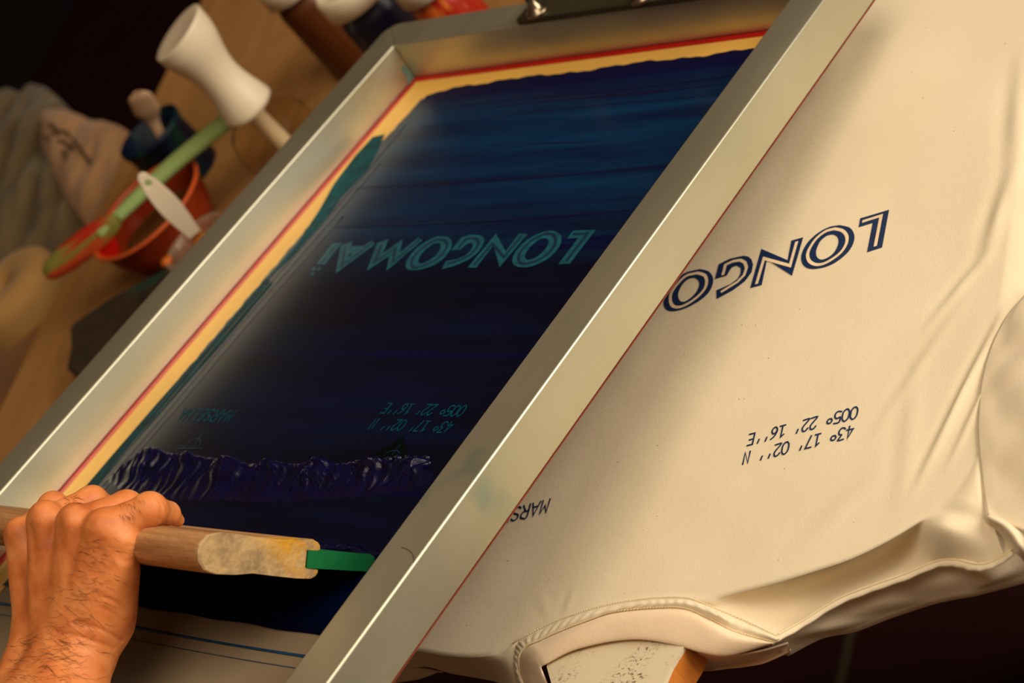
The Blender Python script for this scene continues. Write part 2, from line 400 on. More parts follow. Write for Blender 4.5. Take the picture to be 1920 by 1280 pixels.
# shoved small lumps at the right end and right in front of the blade
for k in range(26):
    q = SP(720+rng.uniform(0, 90), 862+rng.uniform(-5, 12)); r_ = rng.uniform(.12, .34)
    v, f = lathe([(.01,.9*r_),(.5*r_,.8*r_),(.85*r_,.45*r_),(r_,0)], (q[0], q[1], .07), 10); obj('ink_lump', v, f, ri.m, ink, frame='s')
pts = [(-40+43.2*t, -36.1+.15*math.sin(t*30)+.1*math.sin(t*71), .08) for t in np.linspace(0, 1, 160)]
v, f = flatbar(pts, [.30+.12*math.sin(i*.9)+.07*math.sin(i*2.3) for i in range(160)], [.22+.07*math.sin(i*1.3) for i in range(160)], (0,1,0), 10); obj('ink_ridge', v, f, ri.m, ink, frame='s')

# ------------------------------------------------------------- lettering traced in artwork coordinates
def Q1(L): return [tuple(P(1200+x/3.5556, 350+y/3.5556)[:2]) for x, y in L]      # from the print on the shirt
def Q2(L): return [tuple(SP(570+x/8, 420+y/8)[:2]) for x, y in L]                # from the stencil in the screen
def sm_(L, n=5): 
    L = list(L); c = catmull(L+[L[0]], n)[:-1]; return [tuple(x) for x in c]
letters = [
 (Q1([(1662,155),(1615,405),(1515,438),(1553,243),(1460,272),(1470,213)]), None, Q1([(1495,232),(1610,195),(1572,390)])),
 (Q1([(1090,338),(1015,595),(848,487),(812,655),(735,675),(810,415),(985,490),(1010,360)]), None, Q1([(1045,375),(1002,528),(828,480),(780,640)])),
 (sm_(Q1([(1335,258),(1400,275),(1430,320),(1425,375),(1390,435),(1320,495),(1240,535),(1150,550),(1095,530),(1075,480),(1090,420),(1130,360),(1195,305),(1265,270)])),
  sm_(Q1([(1290,320),(1315,335),(1325,365),(1315,405),(1290,445),(1250,475),(1210,487),(1182,470),(1175,435),(1185,400),(1205,362),(1240,332),(1265,322)])),
  sm_(Q1([(1300,283),(1350,295),(1380,330),(1378,380),(1345,435),(1290,480),(1225,515),(1170,520),(1130,495),(1120,450),(1140,400),(1180,345),(1240,300)]))+['close']),
 (Q1([(690,460),(722,465),(745,485),(755,520),(745,570),(700,630),(620,690),(512,748),(510,690),(600,650),(650,615),(672,575),(672,540),(645,525),(615,535),(600,555),(580,590),(500,615),(525,515),(600,478)]), None,
  Q1([(555,580),(570,520),(620,497),(670,490),(700,505),(712,540),(695,590),(650,635),(550,697)])),
 (sm_(Q1([(400,548),(455,562),(485,600),(485,650),(455,710),(390,765),(300,812),(215,830),(170,810),(160,760),(180,690),(230,630),(300,575)])),
  sm_(Q1([(365,605),(390,625),(395,655),(380,695),(345,735),(300,765),(268,760),(255,725),(265,685),(290,645),(325,615)])),
  sm_(Q1([(385,575),(430,590),(445,625),(435,675),(395,725),(330,775),(265,803),(220,795),(203,755),(212,705),(250,650),(310,595)]))+['close']),
 (Q2([(1720,215),(1785,255),(1240,715),(1290,485),(950,715),(1105,295),(1280,235),(1190,450),(1490,240),(1450,440)]), None, Q2([(1735,250),(1335,590),(1385,370),(1070,585),(1165,335)])),
 (Q2([(1020,255),(1075,315),(480,755),(560,330),(740,270),(712,348),(915,335)]), Q2([(665,512),(680,465),(750,452)]), Q2([(1010,305),(570,640),(630,365)])),
 (Q2([(430,300),(580,290),(325,615),(190,615)]), None, Q2([(490,330),(275,590)])),
 (Q2([(115,690),(160,655),(190,665),(155,712)]), None, None), (Q2([(200,690),(235,655),(270,658),(240,700),(195,715)]), None, None), (Q2([(100,770),(140,730),(175,740),(130,785)]), None, None)]
GL = {'0':[[(.2,0),(0,.25),(0,.75),(.2,1),(.4,1),(.6,.75),(.6,.25),(.4,0),(.2,0)]], '5':[[(.55,1),(.08,1),(.04,.55),(.35,.62),(.58,.42),(.55,.12),(.32,0),(.02,.08)]],
 'o':[[(.15,.5),(.02,.68),(.15,.86),(.38,.86),(.5,.68),(.38,.5),(.15,.5)]], '2':[[(.03,.82),(.2,1),(.45,1),(.57,.78),(.5,.55),(.02,0),(.6,0)]],
 "'":[[(.3,1),(.22,.72)]], '1':[[(.08,.82),(.32,1),(.32,0)],[(.08,0),(.56,0)]], '6':[[(.52,.98),(.2,.75),(.03,.3),(.2,0),(.42,0),(.58,.25),(.42,.52),(.18,.5),(.05,.3)]],
 'E':[[(.56,1),(.05,1),(.05,0),(.58,0)],[(.05,.52),(.46,.52)]], '4':[[(.42,0),(.42,1),(.02,.28),(.6,.28)]], '3':[[(.05,1),(.55,1),(.28,.6),(.52,.5),(.58,.22),(.4,0),(.18,0),(.02,.12)]],
 '7':[[(.03,1),(.58,1),(.2,0)]], 'N':[[(.05,0),(.05,1),(.55,0),(.55,1)]], 'M':[[(.02,0),(.05,1),(.3,.4),(.55,1),(.58,0)]], 'A':[[(0,0),(.3,1),(.6,0)],[(.1,.32),(.5,.32)]],
 'R':[[(.05,0),(.05,1),(.4,1),(.56,.88),(.56,.62),(.4,.5),(.05,.5)],[(.3,.5),(.58,0)]], 'S':[[(.56,.86),(.4,1),(.2,1),(.05,.82),(.12,.6),(.48,.42),(.56,.2),(.4,0),(.18,0),(.02,.14)]],
 'L':[[(.05,1),(.05,0),(.58,0)]], 'H':[[(.05,0),(.05,1)],[(.55,0),(.55,1)],[(.05,.5),(.55,.5)]], ' ':[]}
def ribbon2(pts, w_, z, closed=False):
    pts = np.array(pts, float)
    if closed: pts = np.vstack([pts, pts[:1]])
    V, Fc = [], []; n = len(pts)
    for i in range(n):
        a = pts[max(0, i-1)] if not (closed and i == 0) else pts[-2]; b = pts[min(n-1, i+1)] if not (closed and i == n-1) else pts[1]
        t1 = pts[i]-a; t2 = b-pts[i]
        t1 = t1/(np.linalg.norm(t1)+1e-9) if np.linalg.norm(t1) > 1e-6 else t2/np.linalg.norm(t2)
        t2 = t2/np.linalg.norm(t2) if np.linalg.norm(t2) > 1e-6 else t1
        t = t1+t2; t /= np.linalg.norm(t)+1e-9; nn = np.array([-t[1], t[0]]); k = 1/max(.45, abs(nn@np.array([-t1[1], t1[0]])))
        e = 0 if closed else (w_*.5 if i in (0, n-1) else 0); sgn = -1 if i == 0 else 1
        q = pts[i]+t*e*sgn
        V += [(*(q+nn*w_*k/2), z), (*(q-nn*w_*k/2), z)]
        if i: Fc.append([2*i-2, 2*i-1, 2*i+1, 2*i])
    return V, Fc
def text_strokes(s, x0, y0, adv, hgt, w_, z):
    out = []
    for i, ch in enumerate(s):
        for st in GL[ch]:
            pts = [(x0-(i*adv+a*adv/.78), y0-b*hgt) for a, b in st]
            if len(pts) > 5: pts = catmull(pts, 3)
            out.append(ribbon2(pts, w_, z))
    return out
def poly_faces(outer, hole, z):
    loops = [[Vector((x, y, 0)) for x, y in outer]]
    if hole: loops.append([Vector((x, y, 0)) for x, y in hole])
    tri = tessellate_polygon(loops); V = [(x, y, z) for x, y in outer]+([(x, y, z) for x, y in hole] if hole else [])
    Fc = []
    for t in tri:
        a, b, c_ = [np.array(V[i][:2]) for i in t]
        Fc.append(list(t) if (b-a)[0]*(c_-a)[1]-(b-a)[1]*(c_-a)[0] > 0 else list(t)[::-1])
    return V, Fc
def flipup(v, f):
    out = []
    for q in f:
        a, b, c_ = [np.array(v[i][:2]) for i in q[:3]]
        out.append(list(q) if (b-a)[0]*(c_-a)[1]-(b-a)[1]*(c_-a)[0] > 0 else list(q)[::-1])
    return v, out
def lettering(name, parent, frame, z, matA, matB, matC, inset=0.012):
    def drape(v): return [(x, y, (float(wr(np.array(x), np.array(y)))+z_ ) if frame == 'p' else z_) for x, y, z_ in v]
    for s_, a in (("005o 22' 16''E", (.52, -20.78, .69, 1.12, .15)), ("43o 17' 02'' N", (.46, -22.58, .69, 1.12, .15)), ("MARSELHA", (-27.86, -22.30, 1.0, 1.35, .17))):
        v, f = flipup(*join(*text_strokes(s_, *a, z))); obj(name+('_place_name' if s_[0] == 'M' else '_coordinates'), drape(v), f, matC, parent, frame=frame, smooth=False)
    A, B = [], []
    for outer, hole, inl in letters:
        A.append(poly_faces(outer, hole, z))
        if inl:
            cl = inl[-1] == 'close'; B.append(ribbon2(inl[:-1] if cl else inl, .30, z+inset, cl))
    va, fa = join(*A); vb, fb = join(*B); va, fa = flipup(va, fa); vb, fb = flipup(vb, fb)
    v, f = join((va, fa), (vb, fb)); fm = [0]*len(fa)+[1]*len(fb)
    return obj(name+'_word', drape(v), f, None, parent, frame=frame, smooth=False, mats=[matA, matB], fm=fm)
STEN = m_simple('open_stencil', (.004,.085,.12), .45, bs=200, var=.35)
STEN2 = m_simple('stencil_inline', (.001,.022,.06), .45)
lettering('stencil', msh, 's', .10, STEN, STEN2, m_simple('stencil_small', (.002,.055,.092), .5, Specular_IOR_Level=.1))
# triangular patch and thin drawn lines near the ink ridge
tri = [tuple(SP(x, y)[:2]) for x, y in [(757,820),(770,866),(688,864)]]
v, f = prism(tri, .08, .11); obj('tape_patch', v, f, m_simple('dark_patch', (.001,.003,.003), .6, Specular_IOR_Level=.05), msh, frame='s', smooth=False)
for grp in (([(343,842),(352,833),(368,823),(376,824),(378,832),(372,841)], [(366,838),(372,827),(380,815)], [(333,842),(380,842)]), ([(725,852),(735,847),(746,846),(751,851)], [(737,854),(745,843),(752,836)])):
    v, f = flipup(*join(*[ribbon2([SP(x, y)[:2] for x, y in L], .08, .125) for L in grp])); obj('stencil_drawing', v, f, STEN2, msh, frame='s', smooth=False)

# stains and a scratch on the aluminium
v = [(XL+.03, y, z) for y, z in [(26.3,.1),(26.35,1.5),(26.1,2.0),(25.6,1.9),(25.5,1.2),(25.8,.9),(25.3,.5),(25.2,.05)]]
obj('paint_stain', v, [list(range(8))], m_simple('teal_stain', (.12,.26,.20), .5, bs=80, var=.4), scr, frame='s', smooth=False)
sr = catmull([SP(x, y, RH)[:2] for x, y in [(753,1026),(764,1030),(773,1038),(776,1048),(775,1054)]], 6)
v, f = flipup(*ribbon2(sr, .07, RH+.012)); obj('scratch', v, f, m_simple('dark_scratch', (.05,.035,.02), .8), scr, frame='s', smooth=False)

# ------------------------------------------------------------- hinge clamp on the far rail
cl = thing('hinge_clamp', 'dark metal clamp plate with two round bolts holding the far rail', 'clamp', M=MS)
olive = m_simple('olive_painted_steel', (.045,.036,.016), .45, .3)
yf_ = YT+1.2
v, f = boxg(-25.2, 3.5, YT+1.0, YT+RW+16, RH+.02, RH+.7)
c0, c1 = SP(968, 46, RH+.3), SP(1300, 2, RH+.3)
V = np.array(v); V[:,1] = np.where(V[:,1] < YT+3, np.where(V[:,0] < 0, c0[1]+.2, c1[1]+.2), V[:,1]); V[:,0] = np.where(V[:,0] < -10, c0[0], V[:,0])
obj('plate', V, f, olive, cl, frame='s', smooth=False, bevel=.1)
brass = m_simple('worn_steel', (.30,.24,.16), .28, .95)
for x, y in ((1003, 30), (1200, 4)):
    q = SP(x, y, RH+.7)
    b = lathe([(0,0),(1.15,0),(1.2,.15),(1.15,.32),(.75,.4),(.72,.9),(.55,1.1),(.5,2.2),(.75,2.6),(.8,3.2),(.5,3.6),(0,3.7)], (q[0], q[1]+.55, RH+.7), 32)
    obj('bolt', *b, brass, cl, frame='s')

# ------------------------------------------------------------- squeegee
TIP = np.array([2.78, -36.95, 0.0]); dD = np.array([0, -.6346, .7729]); tD = np.array([0, .7729, .6346])
sq = thing('squeegee', 'worn wooden squeegee with green rubber blade gripped on the inked screen', 'squeegee', M=MS)
def sqp(x, w_, t_): return np.array([x, 0, 0])+np.array([0, TIP[1], 0])+dD*w_+tD*t_
prof = []
for w_, t_ in [(5.1,-.70),(5.12,-.95),(5.3,-1.2),(5.75,-1.42),(7,-1.44),(9.2,-1.35),(11,-1.25),(12.6,-1.42),(14.2,-1.44),(15.2,-1.2),(15.75,-.6),(15.85,0),(15.75,.6),(15.2,1.2),(14.2,1.44),(12.6,1.42),(11,1.3),(9.2,1.36),(7,1.44),(5.85,1.42),(5.35,1.22),(5.12,.98),(5.1,.70),(6.3,.66),(6.3,-.66)]:
    prof.append((w_, t_))
pr = np.array(prof)
XS = [2.78, 2.72, 2.4, 1.6, 0, -3, -6, -10, -16, -22, -28, -34, -40]
G = []
for x in XS:
    k = 0 if x > 2.75 else 1
    row = []
    for w_, t_ in pr:
        s_ = .965 if k == 0 else 1.0
        cw = 10.4; row.append(sqp(x+.05*math.sin(w_*2.1)*(1-k), cw+(w_-cw)*s_, t_*s_))
    G.append(row)
v, f = grid(G, close_v=True); v = [list(x) for x in v]; n = len(pr)
f = [q[::-1] for q in f]
f.append(list(range(n))); f.append([len(v)-n+i for i in range(n)][::-1])
hw = Mat('worn_wood', (.4,.25,.12), .7)
grain = hw.ramp(hw.noise(30, 7, (.10,1.8,1.8), .75), [(.34, srgb((116,74,38))), (.5, srgb((166,116,68))), (.66, srgb((196,148,96)))])
tcx = hw.n('ShaderNodeTexCoord'); sx = hw.n('ShaderNodeSeparateXYZ'); hw.l(tcx.outputs['Object'], sx.inputs[0])
mrx = hw.n('ShaderNodeMapRange'); mrx.inputs[1].default_value = 2.3*S; mrx.inputs[2].default_value = 2.7*S; hw.l(sx.outputs['X'], mrx.inputs[0])
eg = hw.ramp(hw.noise(42, 7, (1,1,1), .72), [(.3, srgb((118,98,70))), (.5, srgb((176,146,100))), (.7, srgb((208,174,118)))])
yl = hw.ramp(hw.noise(36, 4, (1,1,1), .7), [(.42, (0,0,0)), (.55, (1,1,1))])
mry = hw.n('ShaderNodeMapRange'); mry.inputs[1].default_value = -43.5*S; mry.inputs[2].default_value = -41.5*S; hw.l(sx.outputs['Y'], mry.inputs[0])
eg = hw.mix(hw.mix(1.0, yl, mry.outputs[0], 'MULTIPLY'), eg, srgb((204,146,34)))
dk = hw.ramp(hw.noise(45, 3), [(.66, (0,0,0)), (.74, (1,1,1))])
c = hw.mix(mrx.outputs[0], grain, eg); c = hw.mix(hw.mix(1.0, dk, (.6,.6,.6), 'MULTIPLY'), c, srgb((92,70,48)))
hw.base(c); hw.bump(hw.noise(220, 4, (.5,1,1)), .5, .002)
obj('handle', v, f, hw.m, sq, frame='s', smooth=True, bevel=.12)
gr = m_simple('green_rubber', (.002,.13,.035), .45, bs=60)
bl = [(0.05,.42),(0.05,-.30),(.5,-.60),(6.25,-.60),(6.25,.60),(.5,.60)]
G = [[sqp(x, *q) for q in bl] for x in (2.86, -40)]
v, f = grid(G, close_v=True); v = [list(x) for x in v]; n = len(bl); f = [q[::-1] for q in f]; f.append(list(range(n))); f.append([n+i for i in range(n)][::-1])
obj('blade', v, f, gr, sq, frame='s', smooth=False, bevel=.05)

# ------------------------------------------------------------- T-shirt
shirt = thing('t_shirt', 'natural cream cotton T-shirt laid on the pallet, printed in blue', 'T-shirt', at=(-15, -10, 0))
cols = [  # ridge, middle of the fall, lower seam: (px, py, height)
 [(700,1225,0),(690,1245,-1),(680,1268,-2)], [(742,1219,0),(735,1240,-1),(728,1258,-2)],
 [(780,1220,0),(783,1235,-1),(795,1250,-2.4)], [(834,1229,0),(838,1245,-1.2),(845,1262,-2.6)],
 [(881,1232,0),(888,1250,-1.2),(895,1271,-2.8)], [(918,1228,0),(928,1250,-1),(935,1280,-3)],
 [(938,1220,0),(955,1250,-.8),(968,1300,-2.6)], [(957,1212,0),(966,1222,-.2),(985,1262,-1.2)],
 [(980,1194,0),(982,1196,0),(984,1199,0)], [(1032,1167,0),(1033,1169,0),(1034,1172,0)], [(1079,1149,0),(1080,1151,0),(1081,1154,0)],
 [(1137,1132,0),(1138,1134,0),(1139,1137,0)], [(1196,1122,0),(1196,1124,0),(1197,1127,0)], [(1243,1118,0),(1243,1120,0),(1244,1123,0)],
 [(1290,1118,0),(1290,1121,0),(1290,1124,-.05)], [(1340,1120,0),(1335,1130,-.15),(1327,1136,-.3)],
 [(1400,1107,0),(1400,1136,-1.5),(1400,1167,-1.2)], [(1470,1088,0),(1466,1138,-2.6),(1461,1194,-2.0)],
 [(1530,1070,0),(1522,1112,-3.1),(1507,1168,-2.5)], [(1590,1050,0),(1582,1084,-3.1),(1570,1128,-2.6)],
 [(1650,1022,0),(1642,1058,-3.0),(1632,1103,-2.6)], [(1705,990,0),(1700,1028,-2.5),(1695,1081,-2.5)],
 [(1750,958,0),(1757,1010,-.7),(1757,1056,-2.4)], [(1790,925,0),(1802,985,-.2),(1802,1056,-2.2)],
 [(1818,885,0),(1835,955,-.1),(1850,1061,-2.0)], [(1836,840,.05),(1850,935,-.3),(1884,1044,-1.8)]]
C3 = np.array([[P(x, y, z) for x, y, z in c_] for c_ in cols])     # (ncol,3,3)
R_ = catmull(C3.reshape(len(cols), 9), 12).reshape(-1, 3, 3)
NC = len(R_); uu = np.linspace(0, 1, NC)
creases = [((1870,610),(1735,880),.42,.26), ((1890,640),(1790,850),.35,.16), ((1850,480),(1750,600),.5,.16), ((1720,700),(1690,960),.8,.06), ((1810,560),(1650,800),.6,.07),
           ((1640,900),(1500,1030),1.1,.07), ((1895,330),(1850,480),.7,.22), ((1915,120),(1900,330),.8,.15), ((1075,1110),(1060,1150),.4,.10), ((1010,1120),(1035,1160),.35,.08), ((960,1180),(1180,1105),.5,.05), ((1220,1100),(1420,1085),.45,.08), ((1150,1110),(1340,1098),.35,.05)]
CR = [(P(*a)[:2], P(*b)[:2], w_, h_) for a, b, w_, h_ in creases]
def wr(x, y):
    z = .05*vnoise(x*.22, y*.22, 1)+.025*vnoise(x*.8, y*.8, 2)
    for a, b, w_, h_ in CR:
        ab = b-a; L = np.linalg.norm(ab); q = np.stack([x-a[0], y-a[1]], -1); s_ = q@ab/L; d_ = (q[...,0]*ab[1]-q[...,1]*ab[0])/L
        s_c = np.clip(s_/L, -.25, 1.25); fade = np.clip(1-np.abs(s_c-.5)*1.4, 0, 1)
        z = z+h_*fade*np.exp(-(d_/w_)**2)-.5*h_*fade*np.exp(-((d_-w_*1.5)/w_)**2)
    return z*1.25
rows = []
YF = 72.0
for k, s_ in enumerate(np.linspace(0, 1, 230)):
    q = s_**1.0; row = np.zeros((NC, 3))
    xf = -42+59*uu
    # near the pallet's far part the shirt is a plain sheet; columns blend to even spacing
    bl_ = min(1, (1-q)*5); bl_ = bl_*bl_*(3-2*bl_)
    row[:,0] = R_[:,0,0]*(1-bl_)+xf*bl_
    row[:,1] = YF+(R_[:,0,1]-YF)*q
    x, y = row[:,0], row[:,1]
    row[:,2] = wr(x, y)*min(1, (1-q)*20+.15)-np.clip(x-11.2, 0, 99)**1.3*.35*np.clip((y+20)/8, 0, 1)
    row[:,2] += np.clip(-.1*(R_[:,0,2]), 0, 0)
    rows.append(row)
for s_ in np.linspace(0, 1, 26)[1:]:
    a, b, c_ = R_[:,0], R_[:,1], R_[:,2]
    m0 = (b-a)*1.2; m0[:,2] *= .35
    # quadratic through three points, eased at the board's edge
    L0 = (s_-.5)*(s_-1)*2; L1 = -s_*(s_-1)*4; L2 = s_*(s_-.5)*2
    row = a*L0+b*L1+c_*L2
    fa_ = np.linalg.norm(R_[:,2]-R_[:,0], axis=1)
    k_ = np.clip(fa_/4, 0, 1)*math.sin(math.pi*s_)
    row[:,2] += k_*.24*vnoise(row[:,0]*1.1, row[:,1]*.7, 5)
    for fa, fb, fw, fh in (((1725,1000),(1880,1035),.75,.55), ((1700,962),(1850,985),.5,-.45), ((1520,1125),(1680,1060),.6,.2)):
        fa, fb = P(*fa, -1.2)[:2], P(*fb, -1.2)[:2]; fd = fb-fa; fL = np.linalg.norm(fd)
        qx, qy = row[:,0]-fa[0], row[:,1]-fa[1]; sl = (qx*fd[0]+qy*fd[1])/fL/fL; dl = (qx*fd[1]-qy*fd[0])/fL
        row[:,2] += math.sin(math.pi*s_)*fh*np.clip(1-np.abs(sl-.5)*1.5, 0, 1)*np.exp(-(dl/fw)**2)
    rows.append(row)
G = np.array(rows)
v, f = grid(G)
pan = obj('front_panel', v, f, SHIRT, shirt)
pan.modifiers.new('Solidify', 'SOLIDIFY').thickness = .12*S
pan.modifiers[0].offset = 1 if False else -1
# seam welts
def seam(name, pts, r, mat=SHIRT, n=10, flat=.5):
    p = catmull([P(*q) for q in pts], n); p[:,2] += .02
    k = len(p); v, f = flatbar(p, [r*(1+.08*math.sin(i*.9)) for i in range(k)], [r*flat]*k, np.cross((p[-1]-p[0])/np.linalg.norm(p[-1]-p[0]), (0,0,1)), 10)
    return obj(name, v, f, mat, shirt)
sh = [(1448,1202,-2.0),(1461,1194,-1.9),(1507,1168,-2.4),(1570,1129,-2.5),(1632,1104,-2.5),(1695,1082,-2.4),(1757,1057,-2.3),(1795,1055,-2.1),(1825,1062,-1.9),(1851,1061,-1.8),(1880,1048,-1.7),(1898,1034,-1.6)]
seam('shoulder_seam', sh, .34)
seam('stitching', [(x, y-6, z+.22) for x, y, z in sh[1:]], .05, STITCH)
arm = [(1945,530,-.1),(1922,556,.0),(1893,590,.0),(1868,632,.05),(1854,668,.05),(1845,700,.05),(1839,734,.05),(1835,793,.05),(1836,830,.05),(1839,859,.05),(1846,920,-.1),(1853,966,-.2)]
seam('armhole_seam', arm, .16)
# sleeve: starts under the armhole seam, hangs over the pallet's side
outs = [(1985,500,.3),(1992,530,.5),(1996,565,.8),(2010,620,1.1),(2020,690,1.5),(2030,740,1.7),(2035,780,1.7),(2040,830,1.5),(2040,870,1.2),(2030,920,.7),(2010,985,-.4),(1990,1030,-1.4)]
A_ = catmull([P(*q) for q in arm], 10); B_ = catmull([P(*q) for q in outs], 10)
G = []
for s_ in np.linspace(0, 1, 46):
    row = A_*(1-s_)+B_*s_
    hump = .12*math.sin(math.pi*min(1, s_*1.25))*1.0
    row = row.copy(); row[:,2] += hump*.8+.50*min(1, s_*6)*vnoise(row[:,0]*.75+row[:,1]*.25, row[:,1]*.55, 9)+.22*min(1, s_*6)*vnoise(row[:,0]*1.9, row[:,1]*1.5, 11)
    G.append(row)
v, f = grid(G); slv = obj('sleeve', v, f, SHIRT, shirt, solid=.12)
# folded tuck where sleeve, shoulder and armhole meet
tuck = [[(1830,975,-1.1),(1846,985,-1.3),(1862,992,-1.4),(1876,1003,-1.5),(1884,1018,-1.7),(1884,1040,-2.0)],
        [(1846,964,-.4),(1856,975,-.3),(1872,985,-.5),(1888,1000,-.7),(1900,1018,-1.1),(1903,1036,-1.8)],
        [(1851,968,-.1),(1862,972,.1),(1884,984,.1),(1902,1002,-.1),(1912,1022,-.5),(1912,1040,-1.6)],
        [(1868,966,-.8),(1885,974,-.8),(1908,990,-.9),(1925,1010,-1.2),(1932,1040,-1.8),(1925,1058,-2.6)]]
T_ = np.array([catmull([P(*q) for q in r], 8) for r in tuck]); G = catmull(T_.reshape(4, -1), 8).reshape(25, -1, 3)
v, f = grid(G); obj('sleeve_tuck', v, f, SHIRT, shirt, solid=.1)
# back panel hanging below the shoulder seam
top_ = [(1440,1206,-3.2),(1470,1192,-3.2),(1507,1168,-3.2),(1570,1129,-3.3),(1632,1104,-3.3),(1695,1082,-3.2),(1757,1060,-3.1),(1795,1050,-3),(1845,1000,-2.9),(1890,965,-2.7),(1960,930,-2.6)]
mid_ = [(1452,1216,-4.2),(1490,1200,-4.2),(1540,1180,-4.2),(1590,1155,-4.4),(1650,1130,-4.2),(1700,1110,-4.3),(1770,1090,-4),(1820,1082,-4),(1860,1080,-3.9),(1910,1050,-3.8),(1970,1020,-3.6)]
low_ = [(1472,1222,-5.2),(1535,1190,-5.4),(1597,1177,-5.8),(1660,1153,-5.8),(1704,1138,-5.8),(1745,1125,-5.6),(1785,1116,-5.5),(1820,1110,-5.4),(1851,1102,-5.3),(1925,1082,-5.2),(1990,1060,-5.2)]
G = np.array([catmull([P(*q) for q in r], 10) for r in (top_, mid_, low_)])
G = catmull(G.reshape(3, -1), 14).reshape(29, -1, 3)
for i, s_ in enumerate(np.linspace(0, 1, 29)): G[i,:,2] += .32*math.sin(math.pi*s_)*vnoise(G[i,:,0]*1.3+G[i,:,1]*.6, G[i,:,1]*.5, 14)
# the sheet turns under at its lower edge
tail = G[-1][None]+np.array([[[0,0,-.5]],[[-1.5,.9,-1.3]],[[-5,3,-1.6]]])
v, f = grid(np.concatenate([G, tail])); obj('back_panel', v, f, SHIRT, shirt, solid=.12)
# left bottom lower layer seen under the frame
G = np.array([catmull([P(*q) for q in r], 10) for r in ([(690,1240,-2.6),(735,1247,-2.6),(780,1252,-2.8),(830,1261,-3)], [(690,1275,-4),(738,1266,-4),(775,1262,-4.2),(826,1260,-4.3)], [(690,1300,-5.4),(740,1281,-5.4),(785,1273,-5),(824,1259,-4.6)])])
v, f = grid(catmull(G.reshape(3, -1), 6).reshape(13, -1, 3)); obj('sleeve', v, f, SHIRT, shirt, solid=.12)
# rib collar
st_ = [(972,1290,-1.9),(960,1250,-1.0),(957,1216,-.3),(980,1197,.05),(1032,1170,.06),(1079,1152,.06),(1137,1135,.06),(1196,1125,.06),(1243,1121,.06),(1290,1122,.04),(1325,1134,-.2),(1400,1165,-1.1),(1463,1195,-1.9)]
m1 = [(983,1296,-1.8),(968,1256,-.8),(968,1222,-.1),(983,1204,.28),(1020,1186,.32),(1065,1167,.34),(1120,1149,.34),(1196,1133,.34),(1243,1130,.34),(1287,1131,.3),(1345,1152,.05),(1385,1172,-.8),(1458,1198,-1.6)]
gv = [(992,1300,-2.0),(976,1262,-1.1),(975,1232,-.3),(988,1213,.02),(1009,1203,.05),(1051,1184,.06),(1102,1164.5,.06),(1149,1149,.06),(1220,1141,.06),(1283,1141,0),(1330,1160,-.3),(1380,1184,-1.0),(1450,1204,-1.9)]
m2 = [(1010,1304,-1.7),(994,1266,-.8),(992,1238,0),(1003,1222,.36),(1022,1213,.42),(1057,1196,.45),(1106,1176,.45),(1152,1162,.45),(1222,1156,.42),(1284,1158,.3),(1334,1178,-.05),(1378,1198,-.8),(1449,1206,-1.8)]
inn = [(1032,1310,-2.0),(1026,1284,-1.0),(1016,1257,-.3),(1015,1249,-.1),(1025,1243,.0),(1067,1221,.05),(1114,1207,.05),(1161,1198.5,.05),(1210,1197,.05),(1270,1207,-.2),(1320,1222,-.8),(1368,1228,-1.6),(1446,1208,-2.0)]
und = [(x, y-2, z-.5) for x, y, z in inn]
G = np.array([catmull([P(*q) for q in r], 12) for r in (st_, m1, gv)])
G1 = catmull(G.reshape(3, -1), 5).reshape(11, -1, 3)
for i in range(11): G1[i,:,2] += .04*math.sin(math.pi*i/10)*np.sin(np.arange(G1.shape[1])*1.35)
v, f = grid(G1); obj('collar_seam', v, f, SHIRT, shirt)
G = np.array([catmull([P(*q) for q in r], 12) for r in (gv, m2, inn, und)])
v, f = grid(catmull(G.reshape(4, -1), 6).reshape(19, -1, 3)); 
obj('collar', v, f, RIB, shirt, solid=.1)
for L, dz in ((st_, .10), (gv, .10)):
    p = catmull([P(*q) for q in L[1:]], 12); p[:,2] += dz
    segs = []
    for i in range(0, len(p)-1, 1):
        a, b = p[i], p[i+1]; segs.append(tube([a+(b-a)*.15+[0,0,.0], a+(b-a)*.5+[0,0,.04], a+(b-a)*.85+[0,0,0]], .045, 5))
    v, f = join(*segs); obj('stitching', v, f, STITCH, shirt)
# back of the collar, inside the neck opening
bk = [[(1270,1213,-1.5),(1320,1226,-1.9),(1370,1230,-2.2),(1430,1220,-2.4),(1478,1206,-3.2)],
      [(1265,1235,-4),(1320,1244,-4.3),(1375,1242,-4.4),(1430,1230,-4.5),(1479,1210,-4.6)],
      [(1255,1256,-5.5),(1310,1256,-5.5),(1370,1250,-5.5),(1430,1241,-5.5),(1480,1217,-5.2)]]
G = np.array([catmull([P(*q) for q in r], 10) for r in bk])
v, f = grid(catmull(G.reshape(3, -1), 8).reshape(17, -1, 3)); obj('collar_back', v, f, RIB, shirt, solid=.12)
e_ = [(1250,1257,-5.4),(1310,1256,-5.4),(1370,1250,-5.4),(1430,1241,-5.3),(1482,1218,-5.0)]
seam('collar_back_edge', e_, .16, RIB)
lettering('printed', pan, 'p', .035, INKPRINT, INLINE_C, INKPRINT)

# ------------------------------------------------------------- hand (signed-distance modelling, one closed skin)
prims = []   # (A, B, ra, rb, k)
def cap(a, b, ra, rb, k=.5):   # px,py,depth; radii in px
    A, B = HD(*a), HD(*b); prims.append((A, B, ra*a[2]/F, rb*b[2]/F, k))
def ball(a, r, k=.5): cap(a, (a[0]+.5, a[1], a[2]), r, r, k)
